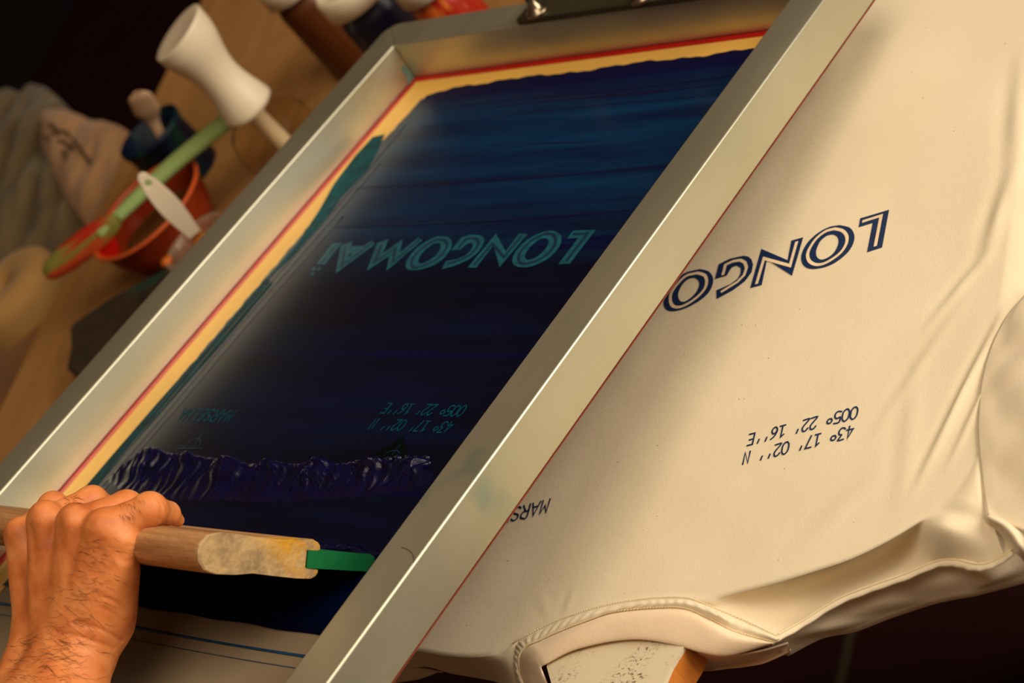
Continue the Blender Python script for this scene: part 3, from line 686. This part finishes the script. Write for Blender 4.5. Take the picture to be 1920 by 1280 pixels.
# forearm and wrist
cap((78,1188,155),(20,1350,151), 50, 62, .1); cap((182,1165,152.5),(110,1330,148.5), 60, 74, 1.2)
cap((20,1350,151),(-150,1720,128), 62, 96, 1.6); cap((110,1330,148.5),(-40,1700,126), 74, 108, 1.8); cap((-95,1710,127),(-330,2250,108), 128, 165, 2.0)
cap((130,1180,152.6),(60,1340,149.5), 52, 66, 1.2); cap((60,1340,149.5),(-95,1710,127), 66, 120, 1.6)
# palm slabs
MC = {'i':(198,994,150.0), 'm':(140,984,151.6), 'r':(86,980,154.0), 'p':(42,1006,157.0)}
cap((178,1160,151.2), MC['i'], 60, 40, 1.2); cap((145,1165,152.0), MC['m'], 54, 36, 1.2)
cap((105,1172,153.4), MC['r'], 51, 36, 1.2); cap((74,1180,154.8), MC['p'], 47, 33, 1.0)
cap((226,1014,149.6),(198,1140,151.2), 36, 52, .9)           # web between index and thumb
cap((228,1070,151.0),(206,1170,152), 31, 42, .9)
# thumb, folded under the handle
cap((205,1170,153),(226,1092,154.5), 40, 32, .5); cap((226,1092,154.5),(200,1062,159), 32, 27, .4); cap((200,1062,159),(160,1048,162.5), 27, 22, .3)
# knuckles
ball((195,985,149.4), 26, 1.0); ball((142,970,150.8), 27, .9); ball((86,965,153.2), 27, .9); ball((40,995,156.4), 25, .9)
# extensor tendons
for a, b in (((150,1090,149.7),(192,1000,149.2)), ((124,1090,150.7),(140,985,150.5)), ((95,1100,152.3),(85,980,152.8)), ((70,1110,153.9),(42,1005,156.0))):
    cap(a, b, 5, 15, .8)
cap((186,1180,149.7),(222,1060,149.0), 9, 9, 1.0)
# skin creases at the wrist are cut later as shallow furrows
# fingers
def finger(m_, p, d_, t_, r0, r1, r2, r3, k=.45):
    cap(m_, p, r0, r1, k); ball(p, r1*1.05, k); cap(p, d_, r1, r2, k*.6); cap(d_, t_, r2, r3, k*.6)
finger(MC['p'], (100,948,159.2), (140,968,162.0), (160,992,163.8), 28, 25, 21, 17)
finger(MC['r'], (172,940,156.6), (216,962,159.4), (238,990,161.2), 31, 28, 24, 19)
finger(MC['m'], (237,950,153.6), (284,968,156.8), (306,990,158.2), 33, 29, 25, 20)
finger(MC['i'], (281,955,150.2), (316,962,152.8), (334,975,154.4), 37, 31, 22, 12)
A_ = np.array([p[0] for p in prims]); B_ = np.array([p[1] for p in prims]); RR = max(p[2] for p in prims)
lo = np.minimum(A_.min(0), B_.min(0))-RR-1.5; hi = np.maximum(A_.max(0), B_.max(0))+RR+1.5
hi_res = .125
nx, ny, nz = [int(x) for x in np.ceil((hi-lo)/hi_res)+1]
Fd = np.full((nx, ny, nz), 9.0, np.float32)
for A, B, ra, rb, k in prims:
    l_ = np.minimum(A-ra, B-rb)-1.6-k; h_ = np.maximum(A+ra, B+rb)+1.6+k
    i0 = np.maximum(0, ((l_-lo)/hi_res).astype(int)); i1 = np.minimum([nx, ny, nz], ((h_-lo)/hi_res).astype(int)+2)
    gx, gy, gz = [np.arange(i0[j], i1[j], dtype=np.float32)*hi_res+np.float32(lo[j]) for j in range(3)]
    X, Y, Z = np.meshgrid(gx, gy, gz, indexing='ij')
    ab = (B-A).astype(np.float32); t = ((X-A[0])*ab[0]+(Y-A[1])*ab[1]+(Z-A[2])*ab[2])/float(ab@ab); t = np.clip(t, 0, 1)
    d_ = np.sqrt((X-A[0]-t*ab[0])**2+(Y-A[1]-t*ab[1])**2+(Z-A[2]-t*ab[2])**2)-(ra+(rb-ra)*t)
    s_ = (slice(i0[0], i1[0]), slice(i0[1], i1[1]), slice(i0[2], i1[2])); o0 = Fd[s_]
    h = np.clip(.5+.5*(o0-d_)/k, 0, 1); Fd[s_] = o0*(1-h)+d_*h-k*h*(1-h)
def surface_nets(Fd, lo, hh):
    ins = Fd < 0; nx, ny, nz = Fd.shape
    cnt = np.zeros((nx-1, ny-1, nz-1), np.int8)
    for a in (0, 1):
        for b in (0, 1):
            for c_ in (0, 1): cnt += ins[a:nx-1+a, b:ny-1+b, c_:nz-1+c_]
    cells = np.argwhere((cnt > 0) & (cnt < 8)); idx = -np.ones(cnt.shape, np.int64); idx[tuple(cells.T)] = np.arange(len(cells))
    acc = np.zeros((len(cells), 3)); num = np.zeros(len(cells))
    cor = [(a, b, c_) for a in (0, 1) for b in (0, 1) for c_ in (0, 1)]
    for a in cor:
        for b in cor:
            if sum(b)-sum(a) == 1 and all(y >= x for x, y in zip(a, b)):
                fa = Fd[tuple((cells+a).T)]; fb = Fd[tuple((cells+b).T)]; m_ = (fa < 0) != (fb < 0)
                t = np.where(m_, fa/(fa-fb+1e-12), 0); p = np.array(a)+t[:,None]*(np.array(b)-np.array(a))
                acc += p*m_[:,None]; num += m_
    V = (cells+acc/num[:,None])*hh+lo; Fc = []
    for ax in range(3):
        s0 = [slice(None)]*3; s1 = [slice(None)]*3; s0[ax] = slice(0, -1); s1[ax] = slice(1, None)
        ch = ins[tuple(s0)] != ins[tuple(s1)]; e = np.argwhere(ch)
        u, w_ = [(1, 2), (2, 0), (0, 1)][ax]
        ok = (e[:,u] > 0) & (e[:,w_] > 0) & (e[:,u] < Fd.shape[u]-1) & (e[:,w_] < Fd.shape[w_]-1); e = e[ok]
        U = np.zeros(3, int); U[u] = 1; W_ = np.zeros(3, int); W_[w_] = 1
        q = np.stack([idx[tuple((e-U-W_).T)], idx[tuple((e-W_).T)], idx[tuple(e.T)], idx[tuple((e-U).T)]], 1)
        fl_ = ~ins[tuple(e.T)]; q[fl_] = q[fl_][:, ::-1]; Fc.append(q)
    return V, np.concatenate(Fc)
V, Fc = surface_nets(Fd, lo, hi_res)
bv0 = BVHTree.FromPolygons([Vector(x) for x in V], [tuple(q) for q in Fc])
nrm = np.zeros_like(V); fn = np.cross(V[Fc[:,2]]-V[Fc[:,0]], V[Fc[:,3]]-V[Fc[:,1]])
for k in range(4): np.add.at(nrm, Fc[:,k], fn)
nrm /= np.linalg.norm(nrm, axis=1)[:,None]+1e-9
disp = .035*vnoise(V[:,0]*1.6+V[:,2], V[:,1]*1.6-V[:,2]*.7, 71)+.02*vnoise(V[:,0]*4+V[:,2]*2, V[:,1]*4-V[:,2], 72)
for L, dp, wd2 in (([(140,1166),(190,1180),(228,1202)],.11,.15), ([(105,1184),(160,1196),(214,1216)],.11,.15), ([(120,1206),(170,1214),(205,1234)],.06,.13), ([(196,1118),(222,1132),(243,1150)],.08,.13), ([(190,1140),(215,1152),(240,1172)],.05,.12),
    ([(232,1052),(258,1048)],.06,.12), ([(236,1024),(262,1024)],.05,.1), ([(293,928),(303,948),(301,976)],.09,.12), ([(303,934),(313,954),(311,980)],.07,.11), ([(322,950),(326,966),(322,984)],.06,.1),
    ([(222,922),(238,930),(250,940)],.07,.11), ([(230,918),(248,930),(258,944)],.05,.1), ([(110,970),(118,1030),(106,1085)],.05,.42), ([(168,985),(160,1040),(146,1090)],.05,.42), ([(58,990),(66,1050),(62,1110)],.07,.4)):
    pl = []
    for x, y in catmull(L, 10):
        d = RP.T@np.array([(x-W/2)/F, -(y-H/2)/F, -1.0]); h_ = bv0.ray_cast(Vector(CAM), Vector(d/np.linalg.norm(d)))
        if h_[0] is not None: pl.append(np.array(h_[0]))
    if len(pl) < 3: continue
    pl = np.array(pl); md = np.full(len(V), 9.0)
    for q in pl: md = np.minimum(md, np.linalg.norm(V-q, axis=1))
    disp -= dp*np.exp(-(md/wd2)**2)
V = V+nrm*disp[:,None]
sk = Mat('skin', (.62,.27,.12), .55)
sk.b.inputs['Subsurface Weight'].default_value = .12; sk.b.inputs['Subsurface Radius'].default_value = (.006,.002,.001); sk.b.inputs['Subsurface Scale'].default_value = .6
sk.base(sk.ramp(sk.noise(45, 4), [(.3, srgb((192,102,50))), (.5, srgb((218,130,68))), (.75, srgb((236,156,92)))]))
sk.bump(sk.mix(.45, sk.noise(260, 4, (1,1,1), .6), sk.noise(70, 3, (1,1,.35))), .55, .0012)
person = thing('person', 'bare left hand and forearm gripping the wooden squeegee handle', 'person', at=HD(130, 1100, 153))
hand = obj('hand', V, Fc, sk.m, person)
m_ = hand.modifiers.new('Smooth', 'SMOOTH'); m_.factor = .5; m_.iterations = 2
# hair on the forearm, wrist and index finger
bvh = BVHTree.FromPolygons([Vector(x) for x in V], [tuple(q) for q in Fc])
hr = random.Random(3); hv = []
def hair(px, py, ang, ln, n=6, r=.0105):
    pts = []; cv = hr.uniform(-.5, .8)
    for i in range(n):
        t = i/(n-1); a = ang+cv*(t-.3)
        px2 = px+ln*t*math.cos(a); py2 = py+ln*t*math.sin(a)+3*t*t
        d = RP.T@np.array([(px2-W/2)/F, -(py2-H/2)/F, -1.0]); d /= np.linalg.norm(d)
        hit = bvh.ray_cast(Vector(CAM), Vector(d))
        if hit[0] is None: return
        pts.append(np.array(hit[0])-d*(.02+.10*t)+np.array(hit[1])*.02)
    for _ in range(4): pts = [pts[0]]+[(pts[i-1]+2*pts[i]+pts[i+1])/4 for i in range(1, len(pts)-1)]+[pts[-1]]
    if len(pts) == n and np.linalg.norm(pts[-1]-pts[0]) < 3: hv.append(tube(pts, np.linspace(r, r*.35, n), 3))
for k in range(210):
    py = hr.uniform(1005, 1275); t = (py-1005)/270
    cx = 178-70*max(0, t-.2)-20*t; px = cx+hr.gauss(0, 20+24*t)
    hair(px, py, math.radians(hr.uniform(-28, 30)+160*(hr.random() < .12)+10), hr.uniform(14, 34))
for k in range(110):
    hair(hr.uniform(10, 150), hr.uniform(1190, 1278), math.radians(hr.uniform(-35, 20)), hr.uniform(12, 28))
for k in range(26):
    hair(hr.uniform(222, 268), hr.uniform(937, 972), math.radians(hr.uniform(10, 70)), hr.uniform(7, 16), r=.012)
for k in range(26):
    hair(hr.uniform(118, 150), hr.uniform(930, 946), math.radians(hr.uniform(-40, 10)), hr.uniform(8, 14), r=.012)
v, f = join(*hv)
tag(obj('arm_hair', v, f, m_simple('dark_hair', (.11,.035,.012), .7), hand), kind='stuff')

# ------------------------------------------------------------- jars, bowls and tools on the table (out of focus)
white = m_simple('white_plastic', srgb((232,216,186)), .4, bs=20, var=.04)
def at_px(px, py, z): q = P(px, py, z); return q
UPX = lambda q: depth(q)/F      # units per photo pixel there
def bottle(px, py, hz, rpx, body_mat, label, lab=None):
    q = at_px(px, py, ZT+hz); r = rpx*UPX(q); t = thing('ink_bottle', label, 'bottle', at=(q[0], q[1], ZT), group='white capped ink bottles at the back of the table')
    c0 = (q[0], q[1], ZT); rb = r*.90
    obj('body', *lathe([(0,0),(rb*.9,0),(rb,.5),(rb,hz-2.2),(rb*.96,hz-1.3),(rb*.82,hz-.5),(rb*.82,hz+1),(0,hz+1)], c0, 64), body_mat, t)
    obj('cap', *lathe([(r*.93,hz),(r,hz+.1),(r,hz+2.6),(r*.96,hz+3.0),(r*.86,hz+3.15),(r*.82,hz+2.95),(0,hz+2.95)], c0, 64), white, t)
    return t
brn = m_simple('brown_liquid', srgb((92,42,8)), .4, bs=12)
nvy = m_simple('navy_liquid', (.002,.003,.018), .35)
mb = Mat('marbled_orange', (.6,.1,.02), .4)
mb.base(mb.ramp(mb.noise(16, 3, (1,1,.6), .5, (0,0,0), 2.5), [(.35, srgb((176,44,14))), (.5, srgb((160,26,8))), (.6, srgb((206,104,30))), (.72, srgb((170,44,12)))]))
bottle(552, -20, 13, 62, brn, 'white capped bottle of brown ink, leftmost of three at the back')
bottle(675, -4, 13, 72, nvy, 'white capped bottle of dark navy ink in the middle of three')
bottle(806, -26, 13, 66, mb.m, 'white capped bottle of marbled red and orange ink nearest the clamp')

# white hourglass sprayer
q = at_px(470, 205, ZT+11); u = UPX(q); c0 = (q[0], q[1], ZT)
spr = thing('spray_bottle', 'clear bottle with white hourglass pump head standing on the table', 'spray bottle', at=c0)
glass = Mat('clear_plastic', (.97,.93,.85), .08, 0, IOR=1.06); glass.b.inputs['Transmission Weight'].default_value = 1.0
r0 = 62*u; hb = 11
obj('body', *lathe([(0,.1),(r0*1.25,.1),(r0*1.3,.6),(r0*1.3,hb-3.5),(r0*1.15,hb-1.8),(r0*.8,hb-.6),(r0*.7,hb+.5)], c0, 48), glass.m, spr, solid=.12)
def hg(h, hh): 
    s_ = h/hh; return r0*(.86-.28*math.sin(math.pi*min(1, s_*1.12))**1.5+.14*s_)
HH = 13.2
pf = [(0, hb)]+[(r0*.72, hb)]+[(hg(h, HH), hb+h) for h in np.linspace(.35, HH-.3, 24)]
top_v, top_f = lathe(pf+[(hg(HH, HH)*.995, hb+HH-.05), (hg(HH, HH)*.97, hb+HH), (hg(HH, HH)*.7, hb+HH-.1), (0, hb+HH-.2)], c0, 64)
V_ = np.array(top_v); fr_ = np.clip((V_[:,2]-ZT-hb-HH+3.0)/3.0, 0, 1)           # slanted top
dirn = P(290, 85, ZT+hb+HH)-P(375, 25, ZT+hb+HH); dirn[2] = 0; dirn /= np.linalg.norm(dirn)
V_[:,2] += fr_*((V_[:,:3]-np.array(c0))@dirn)*-.22
obj('pump_head', V_, top_f, white, spr)
obj('dip_tube', *tube([(c0[0], c0[1], ZT+.6), (c0[0]+.2, c0[1], ZT+5), (c0[0], c0[1], hb+ZT)], 1.15, 16), m_simple('frosted_tube', srgb((228,208,172)), .4), spr)

def spoonbar(name, pts, wpx, thick, mat, parent, wdir, frac=16):
    p = catmull(pts, 6); k = len(p); w_ = np.interp(np.linspace(0, 1, k), np.linspace(0, 1, len(wpx)), wpx)
    th = np.interp(np.linspace(0, 1, k), np.linspace(0, 1, len(wpx)), thick); return obj(name, *flatbar(p, w_, th, wdir, frac), mat, parent)
VW = RP.T@np.array([0,0,1.0]); RT = RP.T@np.array([1.0,0,0]); UPV = RP.T@np.array([0,1.0,0])
# dark blue paint jar with a pale spoon
q = at_px(277, 245, ZT+8.5); u = UPX(q); r = 66*u; c0 = (q[0], q[1], ZT)
jm = Mat('paint_smeared_jar', (.003,.008,.03), .5, Specular_IOR_Level=.25)
jm.base(jm.ramp(jm.noise(22, 4, (1,1,.5), .6, (0,0,0), 1.5), [(.35, (.0006,.001,.007)), (.46, (.001,.005,.024)), (.54, (.002,.022,.028)), (.60, (.002,.040,.014)), (.68, (.001,.002,.016))]))
jar = thing('paint_jar', 'open dark jar smeared with blue and green paint at the table edge', 'jar', at=c0)
obj('body', *lathe([(0,0),(r*.95,0),(r,.4),(r*.98,7.4),(r*1.04,7.6),(r*1.05,8.4),(r*.98,8.5),(r*.9,8.3),(r*.88,2.0),(0,2.0)], c0, 48), jm.m, jar)
obj('paint', *lathe([(0,5.6),(r*.5,5.7),(r*.885,5.4)], c0, 32), m_simple('blue_paint', (.001,.003,.02), .6, Specular_IOR_Level=.1), jar)
pale = m_simple('pale_spoon_plastic', srgb((196,158,122)), .4, bs=20, var=.05)
e1, e0 = P(255,168,ZT+20), None
b0 = np.array(c0)+[0,0,3.5]; b1 = HD(262, 182, depth(P(290,240,ZT+8))-5)
m0 = HD(291, 234, depth(P(290,240,ZT+8)))
t = thing('mixing_spoon', 'pale pinkish spoon handle standing in the dark blue paint jar', 'spoon', at=tuple(b0))
spoonbar('handle', [b0, m0, (m0+b1)/2, b1, b1+(b1-m0)*.18], [.6, .75, 1.75, 1.6, .5], [.35, .35, .4, .4, .2], pale, t, RT*.8+UPV*.3)

# orange translucent bowl
q = at_px(273, 392, ZT+8); u = UPX(q); R0 = 126*u; c0 = (q[0], q[1], ZT)
bm = Mat('orange_translucent_plastic', (.58,.075,.012), .25)
bm.base(bm.ramp(bm.noise(14, 3), [(.35, (.30,.028,.006)), (.7, (.50,.075,.015))]))
bm.b.inputs['Transmission Weight'].default_value = .35; bm.b.inputs['IOR'].default_value = 1.1
bowl = thing('mixing_bowl', 'orange translucent plastic mixing bowl smeared with red paint', 'bowl', at=c0)
obj('shell', *lathe([(0,.15),(R0*.45,.1),(R0*.5,.0),(R0*.56,.3),(R0*.76,2.6),(R0*.90,5.2),(R0*.97,7.6),(R0*1.01,8.0),(R0*1.0,8.15),(R0*.95,7.9),(R0*.86,5.2),(R0*.72,2.9),(R0*.5,.8),(0,.7)], c0, 72), bm.m, bowl)
obj('rim', *lathe([(R0*.955,7.95),(R0*.96,8.25),(R0*1.02,8.3),(R0*1.03,8.0),(R0*1.0,7.8)], c0, 72), m_simple('orange_rim', (.62,.10,.02), .3), bowl)
rp = m_simple('red_paint', (.55,.006,.004), .3, bs=30, var=.4)
G = []
for a in np.linspace(math.radians(150), math.radians(290), 40):
    row = []
    for s_ in np.linspace(0, 1, 10):
        hz = 8.15-3.4*s_*(.6+.4*abs(math.sin(a*5)))*math.sin((a-2.6)/2.45*math.pi)**.5 if 2.62 < a < 5.0 else 8.1-.2*s_
        rr = R0*(.955-.09*(8.1-hz)/2.9)-.12
        row.append((c0[0]+rr*math.cos(a), c0[1]+rr*math.sin(a), ZT+hz))
    G.append(row)
obj('paint_smear', *grid(G), rp, bowl, solid=.1)
obj('paint', *lathe([(0,4.3),(R0*.5,4.4),(R0*.82,4.5)], c0, 40), m_simple('brown_paint', (.13,.060,.012), .35, bs=18, var=.5), bowl)

# green spatula laid across the bowl
gm = m_simple('green_plastic', srgb((150,176,104)), .4, bs=20, var=.06)
sa, sb, sc_ = P(432,222,ZT+10.2), P(320,312,ZT+10.0), P(200,426,ZT+9.6)
t = thing('spatula', 'pale green spatula with red smeared head lying across the orange bowl', 'spatula', at=tuple(sb))
spoonbar('handle', [sa+(sa-sb)*.05, sa, sb, sc_, sc_+(sc_-sb)*.12], [.6, 1.35, 1.2, .75, .6], [.5, .9, .85, .55, .4], gm, t, RT*.6+UPV*.8)
h0, h1 = P(225,408,ZT+9.6), P(86,514,ZT+9.3)
hm_ = Mat('red_green_silicone', (.3,.1,.02), .4)
hdir = (P(86,514,ZT+9.3)-P(225,408,ZT+9.6)); nn_ = hm_.n('ShaderNodeTexNoise'); nn_.inputs['Scale'].default_value = 17; nn_.inputs['Detail'].default_value = 2
mp_ = hm_.n('ShaderNodeMapping', vector_type='TEXTURE'); mp_.inputs['Rotation'].default_value = (0, 0, math.atan2(hdir[1], hdir[0])); mp_.inputs['Scale'].default_value = (4.5, .42, 1)
tc_ = hm_.n('ShaderNodeTexCoord'); hm_.l(tc_.outputs['Object'], mp_.inputs['Vector']); hm_.l(mp_.outputs[0], nn_.inputs['Vector'])
hm_.base(hm_.ramp(nn_.outputs['Fac'], [(.42, srgb((150,24,8))), (.475, srgb((176,70,26))), (.50, srgb((116,112,44))), (.56, srgb((128,122,50))), (.60, srgb((170,30,10)))]))
spoonbar('head', [h0, h0+(h1-h0)*.12, h0+(h1-h0)*.35, h0+(h1-h0)*.7, h0+(h1-h0)*.93, h1+(h1-h0)*.02], [.6, 1.3, 1.8, 1.75, 1.3, .5], [.3, .5, .6, .6, .5, .2], hm_.m, t, np.cross(h1-h0, VW)/np.linalg.norm(h1-h0))

# glass jar with white spoon
q = at_px(366, 452, ZT+8.5); u = UPX(q); r = 74*u; c0 = (q[0], q[1], ZT)
gl = Mat('jar_glass', (.92,.78,.58), .12, 0, IOR=1.45); gl.b.inputs['Transmission Weight'].default_value = .82
gj = thing('glass_jar', 'open glass jar with orange paint on its rim beside the screen frame', 'jar', at=c0)
obj('glass', *lathe([(0,.2),(r*1.0,.1),(r*1.08,.6),(r*1.08,6.2),(r*.96,7.2),(r*.92,7.6),(r*1.0,7.9),(r,8.5),(r*.93,8.6),(r*.88,8.3),(r*.86,7.4),(r*1.0,6.0),(r*1.0,.8),(0,.6)], c0, 64), gl.m, gj)
ob = m_simple('orange_paint', srgb((206,104,28)), .35, bs=40, var=.3)
obj('paint', *lathe([(0,.8),(r*.98,.8),(r*.985,3.8),(r*.5,4.1),(0,4.0)], c0, 48), ob, gj)
for a, sz in ((35, .8), (205, .85)):
    a = math.radians(a); obj('paint_blob', *lathe([(0,.5),(sz*.7,.4),(sz,0),(sz*.7,-.4),(0,-.5)], (c0[0]+r*.95*math.cos(a), c0[1]+r*.95*math.sin(a), ZT+8.5), 14), ob, gj)
db = depth(P(366,452,ZT+8.5))
b0, m0, t0 = np.array(c0)+[0,0,4.5], HD(374, 448, db-1), HD(270, 335, db-6)
wsp = m_simple('white_spoon_plastic', srgb((228,212,184)), .35, bs=20, var=.04)
t = thing('mixing_spoon', 'white plastic spoon with a hole in its handle standing in the glass jar', 'spoon', at=tuple(b0))
wd_ = np.cross((t0-m0)/np.linalg.norm(t0-m0), VW)
tt_ = np.linspace(0, 1, 9); path = [m0+(t0-m0)*s_ for s_ in tt_]
ww = [13,15,19,22,24,24,22,19,13]; ww = [x*db/F for x in ww]
# handle as a plate with a real hole near its top
def plate_with_hole(p0, p1, wprof, th, hole_s, hole_r, wdir):
    ax = (p1-p0); L = np.linalg.norm(ax); ax = ax/L; nrm = np.cross(ax, wdir); n = 48; out, inn_ = [], []
    def edge(a):
        c = math.cos(a); s_ = math.sin(a); lo_, hi_ = 0, 60
        for _ in range(24):
            m = (lo_+hi_)/2; y = hole_s*L+m*c; x = m*s_
            w_ = np.interp(y/L, np.linspace(0, 1, len(wprof)), wprof)*1.0 if 0 <= y <= L else (math.sqrt(max(0, wprof[-1]**2-(y-L)**2)) if y > L else 0)
            if abs(x) < w_: lo_ = m
            else: hi_ = m
        return hole_s*L+lo_*c, lo_*s_
    V = []; Fq = []
    for i in range(n*3):
        a = 2*math.pi*i/(n*3); y, x = edge(a); hy, hx = hole_s*L+hole_r*math.cos(a), hole_r*math.sin(a)
        for yy, xx in ((y, x), (hy, hx)):
            for sg in (1, -1): V.append(p0+ax*yy+wdir*xx+nrm*th*sg)
    N = n*3
    for i in range(N):
        a, b = 4*i, 4*((i+1) % N)
        Fq += [[a, b, b+2, a+2], [a+1, a+3, b+3, b+1], [a, a+1, b+1, b], [a+2, b+2, b+3, a+3]]
    return V, Fq
v, f = plate_with_hole(m0, t0, ww, .28, .93, .45*1.0, wd_)
obj('handle', v, f, wsp, t, smooth=False, bevel=.12)
G_ = [m0+(t0-m0)*s_ for s_ in (-.12, 0, .09)]
obj('paint_smear', *flatbar(G_, [13.5*db/F, 14.5*db/F, 17*db/F], [.36, .36, .33], wd_, 16), m_simple('orange_smear', srgb((214,132,44)), .35, bs=90, var=.35), t)
obj('stem', *tube([b0, m0+(m0-t0)*.1], .45, 8), ob, t)

# dark paint-stained sponge/cloth near the frame
spn = Mat('dark_sponge', (.03,.02,.008), .95)
spc = spn.ramp(spn.noise(60, 4), [(.3, srgb((38,26,8))), (.7, srgb((66,48,20)))])
spn.base(spn.mix(spn.ramp(spn.noise(13, 4), [(.58, (0,0,0)), (.68, (1,1,1))]), spc, srgb((16,62,44)))); spn.bump(spn.noise(200, 3), .8, .004)
pp = [(128,612),(145,598),(200,560),(290,512),(330,490),(360,500),(340,560),(260,640),(145,708),(122,688),(130,650)]
pz = ZT+3.2
v, f = prism([tuple(P(x, y, pz)[:2]) for x, y in pp], ZT+.02, pz)
tag(obj('sponge', v, f, spn.m, bevel=.6), 'dark brown paint stained sponge slab on the table beside the frame', 'sponge')

# cloth heaps beyond the table
def heap(name, poly_px, z, hgt, mat, label, cat, seed, fold=(1.0, .3), zb=None, famp=.6, parent=None):
    poly = np.array([P(x, y, z)[:2] for x, y in poly_px]); c = poly.mean(0); m_ = len(poly)
    loop = catmull(np.vstack([poly, poly[:1]]), 8)[:-1]; NR = 34; G = []
    for s_ in np.linspace(0, 1, NR):
        row = c+(loop-c)*s_; edge = 1-s_**3.2
        zz = z+hgt*(edge-1)*1.0+famp*vnoise(row[:,0]*fold[0], row[:,1]*fold[1], seed)*(1-.3*s_)+.3*famp*vnoise(row[:,0]*fold[0]*2.6, row[:,1]*fold[1]*2.6, seed+1)
        G.append(np.c_[row, zz])
    last = G[-1]; low = last.copy(); low[:,2] = (zb if zb is not None else z-hgt-6); G.append((last*.5+low*.5)); G.append(low)
    v, f = grid(G, close_v=True); f = [q[::-1] for q in f]
    b = len(v)-len(loop); f.append([b+i for i in range(len(loop))])
    o = obj(name, v, f, mat, parent)
    return tag(o, label, cat) if label else o
shelf_z = -30
shf = thing('side_bench', 'dark bench beyond the table carrying heaps of cloth', 'bench', at=(-160, 30, FLOORZ))
sa_ = [tuple(P(x, y, shelf_z)[:2]) for x, y in [(-160,175),(120,250),(170,560),(-30,980),(-300,980)]]
v, f = prism(sa_, shelf_z-3, shelf_z); obj('bench_top', v, f, BLACKV, shf, smooth=False)
c_ = np.mean(np.array(sa_), 0); v, f = boxg(c_[0]-8, c_[0]+8, c_[1]-8, c_[1]+8, FLOORZ, shelf_z-3); obj('bench_leg', v, f, BLACKV, shf, smooth=False)
gcl = m_cloth('grey_cloth', srgb((90,76,48)), srgb((128,108,72)), False)
bcl = m_cloth('beige_cloth', srgb((168,124,78)), srgb((192,146,96)), False)
tcl = m_cloth('tan_cloth', srgb((180,138,76)), srgb((200,154,88)), False)
heap('cloth_heap', [(-60,165),(0,153),(55,147),(90,165),(112,198),(120,260),(150,350),(175,450),(120,470),(70,470),(20,470),(-60,475),(-120,300)], -11, 2.2, gcl, 'heap of olive grey cloth at the left edge, against the dark', 'cloth', 21, (.8,.22), shelf_z, 4.2)
bh = heap('folded_cloth', [(58,205),(66,192),(100,190),(160,208),(228,232),(262,300),(270,400),(230,440),(180,440),(140,400),(100,340),(68,270)], -8.5, 2.0, bcl, 'pinkish beige folded cloth with faded dark marks beside the blue jar', 'cloth', 31, (.6,.3), shelf_z, 1.5)
mk = m_simple('faded_marks', srgb((84,66,44)), .9); ms = []
for L in ([(92,232),(104,240),(112,252)], [(100,250),(120,246),(132,258)], [(84,256),(92,262)], [(112,262),(126,270),(140,282)], [(118,284),(126,292),(124,300)], [(138,262),(150,276),(160,292),(172,306)]):
    p = []
    for x, y in L:
        d = RP.T@np.array([(x-W/2)/F, -(y-H/2)/F, -1.0]); d /= np.linalg.norm(d)
        Mi = WM[bh.name].inverted(); 
        p.append((x, y))
    ms.append(p)
bb = BVHTree.FromPolygons([WM[bh.name]@v_.co for v_ in bh.data.vertices], [tuple(q.vertices) for q in bh.data.polygons])
vf = []
for p in ms:
    pts = []
    for x, y in catmull(p, 4):
        d = Vector(RP.T@np.array([(x-W/2)/F, -(y-H/2)/F, -1.0])).normalized(); hit = bb.ray_cast(toW(CAM), d)
        if hit[0]: w3 = np.array(hit[0]-d*.002); pts.append(((w3-np.array([0,0,Z0]))/S))
    if len(pts) > 3: vf.append(tube(pts, .30, 6))
v, f = join(*vf); obj('faded_marks', v, f, mk, bh)
# thick beige roll with a hole, and the bundle under it
rc_ = P(-2, 537, -10.0); u = UPX(rc_)
v, f = lathe([(2.2,-18),(2.1,0),(2.4,.7),(3.2,1.35),(5.4,1.5),(7.2,1.1),(8.3,.2),(8.6,-1.2),(8.7,-18)], (rc_[0], rc_[1], -11), 56)
V_ = np.array(v); V_[:,2] += .25*vnoise(V_[:,0]*.6, V_[:,1]*.6, 3)
tag(obj('fabric_roll', V_, f, tcl), 'thick tan fabric roll with a dark centre hole at the left edge', 'fabric roll')
heap('cloth_bundle', [(-70,560),(0,575),(60,590),(110,560),(120,520),(150,500),(118,560),(85,640),(45,720),(0,775),(-80,800)], -15, 2.0, m_cloth('brown_cloth', srgb((128,84,42)), srgb((152,104,58)), False), 'brown cloth bundle below the fabric roll, beside the table edge', 'cloth', 44, (.25,.4), shelf_z, .9)
